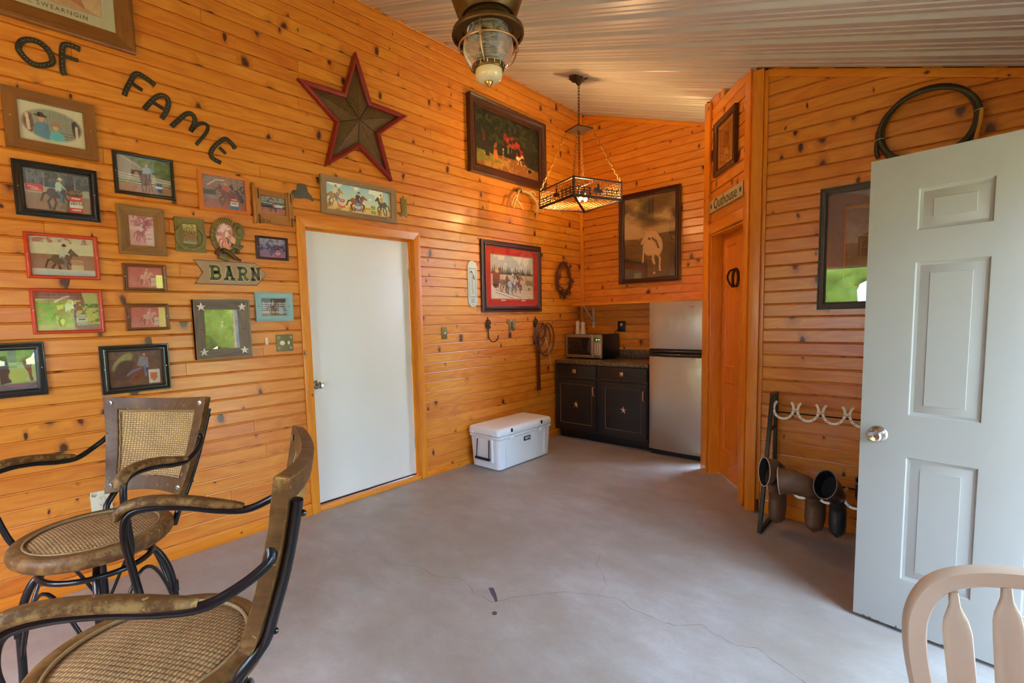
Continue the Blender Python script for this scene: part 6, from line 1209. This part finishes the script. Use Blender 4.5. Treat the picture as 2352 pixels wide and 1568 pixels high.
# ------------------------------------------------------------------ swivel counter stools; local -Y faces front, origin on the floor under the seat
R0, ZS = .24, .698
def back_surf(s, u, off=0.0):
    """s across -1..1 (sitter's left..right seen from the front), u up 0..1"""
    w = .169 + (.241 - .169) * u ** .9; yb_ = .202 + .10 * u + .012 * math.sin(u * PI); z = .755 + .373 * u
    dip = .040 * (1 - s * s); z += .012 * (s * s - .5) * (2 * u - 1)
    return (s * w, yb_ + dip * .9 + off, z - off * .25)
def stool(lab, x, y, ang):
    t = thing('counter_stool', lab, 'chair', (x, y, 0), ang, 'rattan counter stools')
    ring = lambda r, z, n=48: [(r * math.cos(2 * PI * k / n), r * math.sin(2 * PI * k / n), z) for k in range(n)]
    prof = [(.192, ZS - .012), (.193, ZS - .004), (.199, ZS), (.220, ZS + .001), (.230, ZS - .003), (.238, ZS - .013), (.240, ZS - .026), (.236, ZS - .040), (.224, ZS - .052), (.200, ZS - .056), (.192, ZS - .05), (.192, ZS - .012)]
    m = MB(); rings = [[(r * math.cos(a), r * math.sin(a), z) for r, z in prof] for a in np.linspace(0, 2 * PI, 61)]; put('seat_frame', m.loft(rings, False, False), 'walnut', t, smooth=50)
    n = 40; m = MB(); vs = [(0, 0, ZS + .006)]; vs += [(r * math.cos(2 * PI * k / n), r * math.sin(2 * PI * k / n), ZS + .006 - .016 * (r / .195) ** 4) for r in (.06, .13, .172, .195) for k in range(n)]
    fs = [(0, 1 + k, 1 + (k + 1) % n) for k in range(n)] + [(1 + j * n + k, 1 + j * n + n + k, 1 + j * n + n + (k + 1) % n, 1 + j * n + (k + 1) % n) for j in range(3) for k in range(n)]
    ca, sa = math.cos(.5), math.sin(.5); uvs = [[(vs[i][0] * ca - vs[i][1] * sa, vs[i][0] * sa + vs[i][1] * ca) for i in f] for f in fs]; put('seat_cane', m.add(vs, fs, uvs), 'weave', t, smooth=60)
    put('cane_edge', MB().tube(ring(.194, ZS - .002, 60), .0042, 6, True), 'caneedge', t, smooth=60)
    put('seat_plate', MB().lathe([(.10, ZS - .075), (.10, ZS - .057)], n=4), 'blackpl', t); put('swivel', MB().lathe([(.07, ZS - .10), (.07, ZS - .075)], n=20), 'black', t, smooth=40); put('under_seat_bar', MB().box(-.16, .16, -.02, .02, ZS - .068, ZS - .056), 'black', t)
    # back: curved wooden frame, cane panel with braided edge
    sb = [-1, -.86, -.72] + list(np.linspace(-.6, .6, 9)) + [.72, .86, 1]; ub = [0, .07, .15] + list(np.linspace(.25, .75, 5)) + [.84, .92, 1]; th = .030; m = MB()
    def path(i_s, i_u, off): return [back_surf(s, i_u, off) for s in np.linspace(-i_s, i_s, 13)] 
    def loop(fs_, fu0, fu1, off): return [back_surf(s, fu0, off) for s in np.linspace(-fs_, fs_, 15)] + [back_surf(fs_, u, off) for u in np.linspace(fu0, fu1, 11)[1:-1]] + [back_surf(s, fu1, off) for s in np.linspace(fs_, -fs_, 15)] + [back_surf(-fs_, u, off) for u in np.linspace(fu1, fu0, 11)[1:-1]]
    put('back_frame', m.loft([loop(1, 0, 1, 0), loop(.78, .145, .865, 0), loop(.78, .145, .865, th), loop(1, 0, 1, th), loop(1, 0, 1, 0)], False, False), 'walnut', t, bevel=.003, smooth=45)
    S1, U1 = np.linspace(-.79, .79, 15), np.linspace(.14, .87, 13); vs = [back_surf(s, u, th * .35) for u in U1 for s in S1]; fs = [(j * 15 + i, j * 15 + i + 1, (j + 1) * 15 + i + 1, (j + 1) * 15 + i) for j in range(12) for i in range(14)]
    uv2 = [[(vs[i][0], vs[i][2]) for i in f] for f in fs]; vb = [back_surf(s, u, th * .75) for u in U1 for s in S1]; m = MB().add(vs, fs, uv2); m.add(vb, [f[::-1] for f in fs], [u[::-1] for u in uv2]); put('back_cane', m, 'weaveback', t, smooth=60)
    lp = [Vector(p) for p in loop(.765, .155, .855, th * .25)]
    for ph in (0, PI): put('braid', MB().tube([p + Vector((0, .003 * math.sin(i * 1.9 + ph), .003 * math.cos(i * 1.9 + ph))) for i, p in enumerate(lp)], .0036, 5, True), 'caneedge', t, smooth=60)
    for s in (-.88, .88):
        for u in (.07, .93): q = back_surf(s, u, -.001); put('bolt', MB().lathe_y([(.0095, 0), (.0095, .002), (.006, .003), (.005, -.001)], q, 14), 'steelsc', t, smooth=30)
    for s_ in (-1, 1):
        ps = [Vector(back_surf(s_ * .93, u, th + .012)) for u in (.88, .75, .5, .25, .05)]; P = smooth_path([ps[0]] + ps[1:] + [(s_ * .165, .205, .70), (s_ * .15, .19, .64)], 4); put('back_post', MB().tube(P, .0115, 8), 'black', t, smooth=60)
        for u in (.80, .12): q = back_surf(s_ * .93, u, th + .014); put('nut', MB().lathe_y([(.007, 0), (.007, -.014), (.004, -.018)], q, 10), 'black', t, smooth=30)
        # arm: wooden cap on a steel tube
        a0 = [(s_ * .264, -.150, .912), (s_ * .266, -.142, .930), (s_ * .264, -.115, .950), (s_ * .260, -.06, .957), (s_ * .256, .02, .948), (s_ * .251, .10, .930), (s_ * .247, .163, .917)]
        P = smooth_path(a0, 5); n = len(P); put('armrest', MB().tube(P, [.0195 * (.62 + .38 * min(1, k / 5)) * (1 - .62 * max(0, (k - n + 9) / 9) ** 2) for k in range(n)], 10, flat=(1.12, .74)), 'walnut', t, bevel=0, smooth=60)
        P = smooth_path([(s_ * .225, -.085, .655), (s_ * .243, -.100, .70), (s_ * .258, -.122, .80), (s_ * .264, -.133, .87), (s_ * .262, -.118, .925), (s_ * .259, -.06, .938), (s_ * .255, .02, .930), (s_ * .250, .10, .912), (s_ * .245, .17, .906), (s_ * .238, .235, .93), (s_ * .222, .285, .962), (s_ * .205, .285, .985)], 5); put('arm_tube', MB().tube(P, .0105, 8), 'black', t, smooth=60)
    # base: ring, four bowed legs with arches
    put('base_ring', MB().tube(ring(.165, .585, 40), .010, 8, True), 'black', t, smooth=60); put('base_ring', MB().tube(ring(.20, .22, 40), .009, 8, True), 'black', t, smooth=60)
    for k in range(4):
        a = PI / 4 + k * PI / 2; ca, sa = math.cos(a), math.sin(a); P = [(r * ca, r * sa, z) for r, z in smooth_path([(.03, .60), (.10, .597), (.165, .575), (.205, .50), (.222, .40), (.228, .22), (.245, .05), (.25, .0)], 5)]; put('leg', MB().tube(P, .0125, 8), 'black', t, smooth=60)
        b0 = a; A_ = [((.225 - .035 * math.sin(q * PI)) * math.cos(b0 + q * PI / 2), (.225 - .035 * math.sin(q * PI)) * math.sin(b0 + q * PI / 2), .30 + .265 * math.sin(q * PI)) for q in np.linspace(0, 1, 18)]; put('arch', MB().tube(A_, .0065, 6), 'black', t, smooth=60)
        put('bracket', MB().box(.214, .238, -.012, .012, .385, .425).xf(Matrix.Rotation(a, 4, 'Z')), 'black', t, bevel=.003)
    put('swivel_post', MB().lathe([(.05, .59), (.05, ZS - .09)], n=16), 'black', t, smooth=40)
    return t
# facing direction angle a -> rotation so that local -Y points along it
stool('brown rattan swivel stool facing the room, back against the photo wall', 1.175, -.125, -.954 + PI / 2)
stool('brown rattan swivel stool nearest the camera, seen from the side', 2.106, -.152, -2.078 + PI / 2)
# ------------------------------------------------------------------ white arrow-back chair at the lower corner
WC = (3.557, 1.178); WU = math.atan2(.3, .95); t = thing('arrow_back_chair', 'off-white wooden chair with arched back and arrow-shaped slats', 'chair', (WC[0], WC[1], 0), WU)
ZQ = lambda z: .395 + (z - .45) * (.405 / .55)
ytilt = lambda z: (z - .45) * .12
arch_ = [(-.170, .45), (-.198, .60), (-.212, .74), (-.206, .85), (-.170, .94), (-.10, .985), (0, 1.0), (.10, .985), (.170, .94), (.206, .85), (.212, .74), (.198, .60), (.170, .45)]
m = MB(); P2 = smooth_path(arch_, 5); rings = []
for i, p in enumerate(P2):
    a = P2[max(0, i - 1)]; b = P2[min(len(P2) - 1, i + 1)]; d_ = Vector((b[0] - a[0], b[1] - a[1])).normalized(); nx, nz = -d_.y, d_.x
    rings.append([(p[0] + nx * u, ytilt(p[1]) + v, ZQ(p[1]) + nz * u) for u, v in ((-.020, -.014), (-.016, -.019), (.016, -.019), (.020, -.014), (.020, .016), (.015, .020), (-.015, .020), (-.020, .016))])
put('back_bow', m.loft(rings), 'offwhite', t, smooth=50)
for k, x in enumerate((-.141, -.047, .047, .141)):
    zt_ = .982 - .30 * x * x * 9; prof = [(.45, .014), (.50, .018), (.58, .0265), (.80, .0275), (zt_ - .115, .0265), (zt_ - .088, .023), (zt_ - .045, .011), (zt_, .009)]
    rings = []
    for z, w in prof:
        xx = x * (.82 + .18 * (z - .45) / .5); yy = ytilt(z); rings.append([(xx + w * math.cos(a) , yy + .011 * math.sin(a), ZQ(z)) for a in np.linspace(0, 2 * PI, 12, endpoint=False)])
    put('slat', MB().loft(rings), 'offwhite', t, smooth=50)
seat = [(.20 * math.cos(a) * (1 - .08 * math.sin(a)), -.17 + .19 * math.sin(a)) for a in np.linspace(0, 2 * PI, 28, endpoint=False)]
put('seat', MB().slab(seat, .375, .405), 'offwhite', t, bevel=.008)
for sx in (-1, 1):
    for sy, yy in ((-1, -.29), (1, -.06)): put('leg', MB().tube([(sx * .14, yy, .38), (sx * .19, yy + sy * .06, .0)], [.019, .014], 10), 'offwhite', t, smooth=60)
    put('stretcher', MB().tube([(sx * .165, -.32, .2), (sx * .165, -.03, .2)], .010, 8), 'offwhite', t, smooth=60)
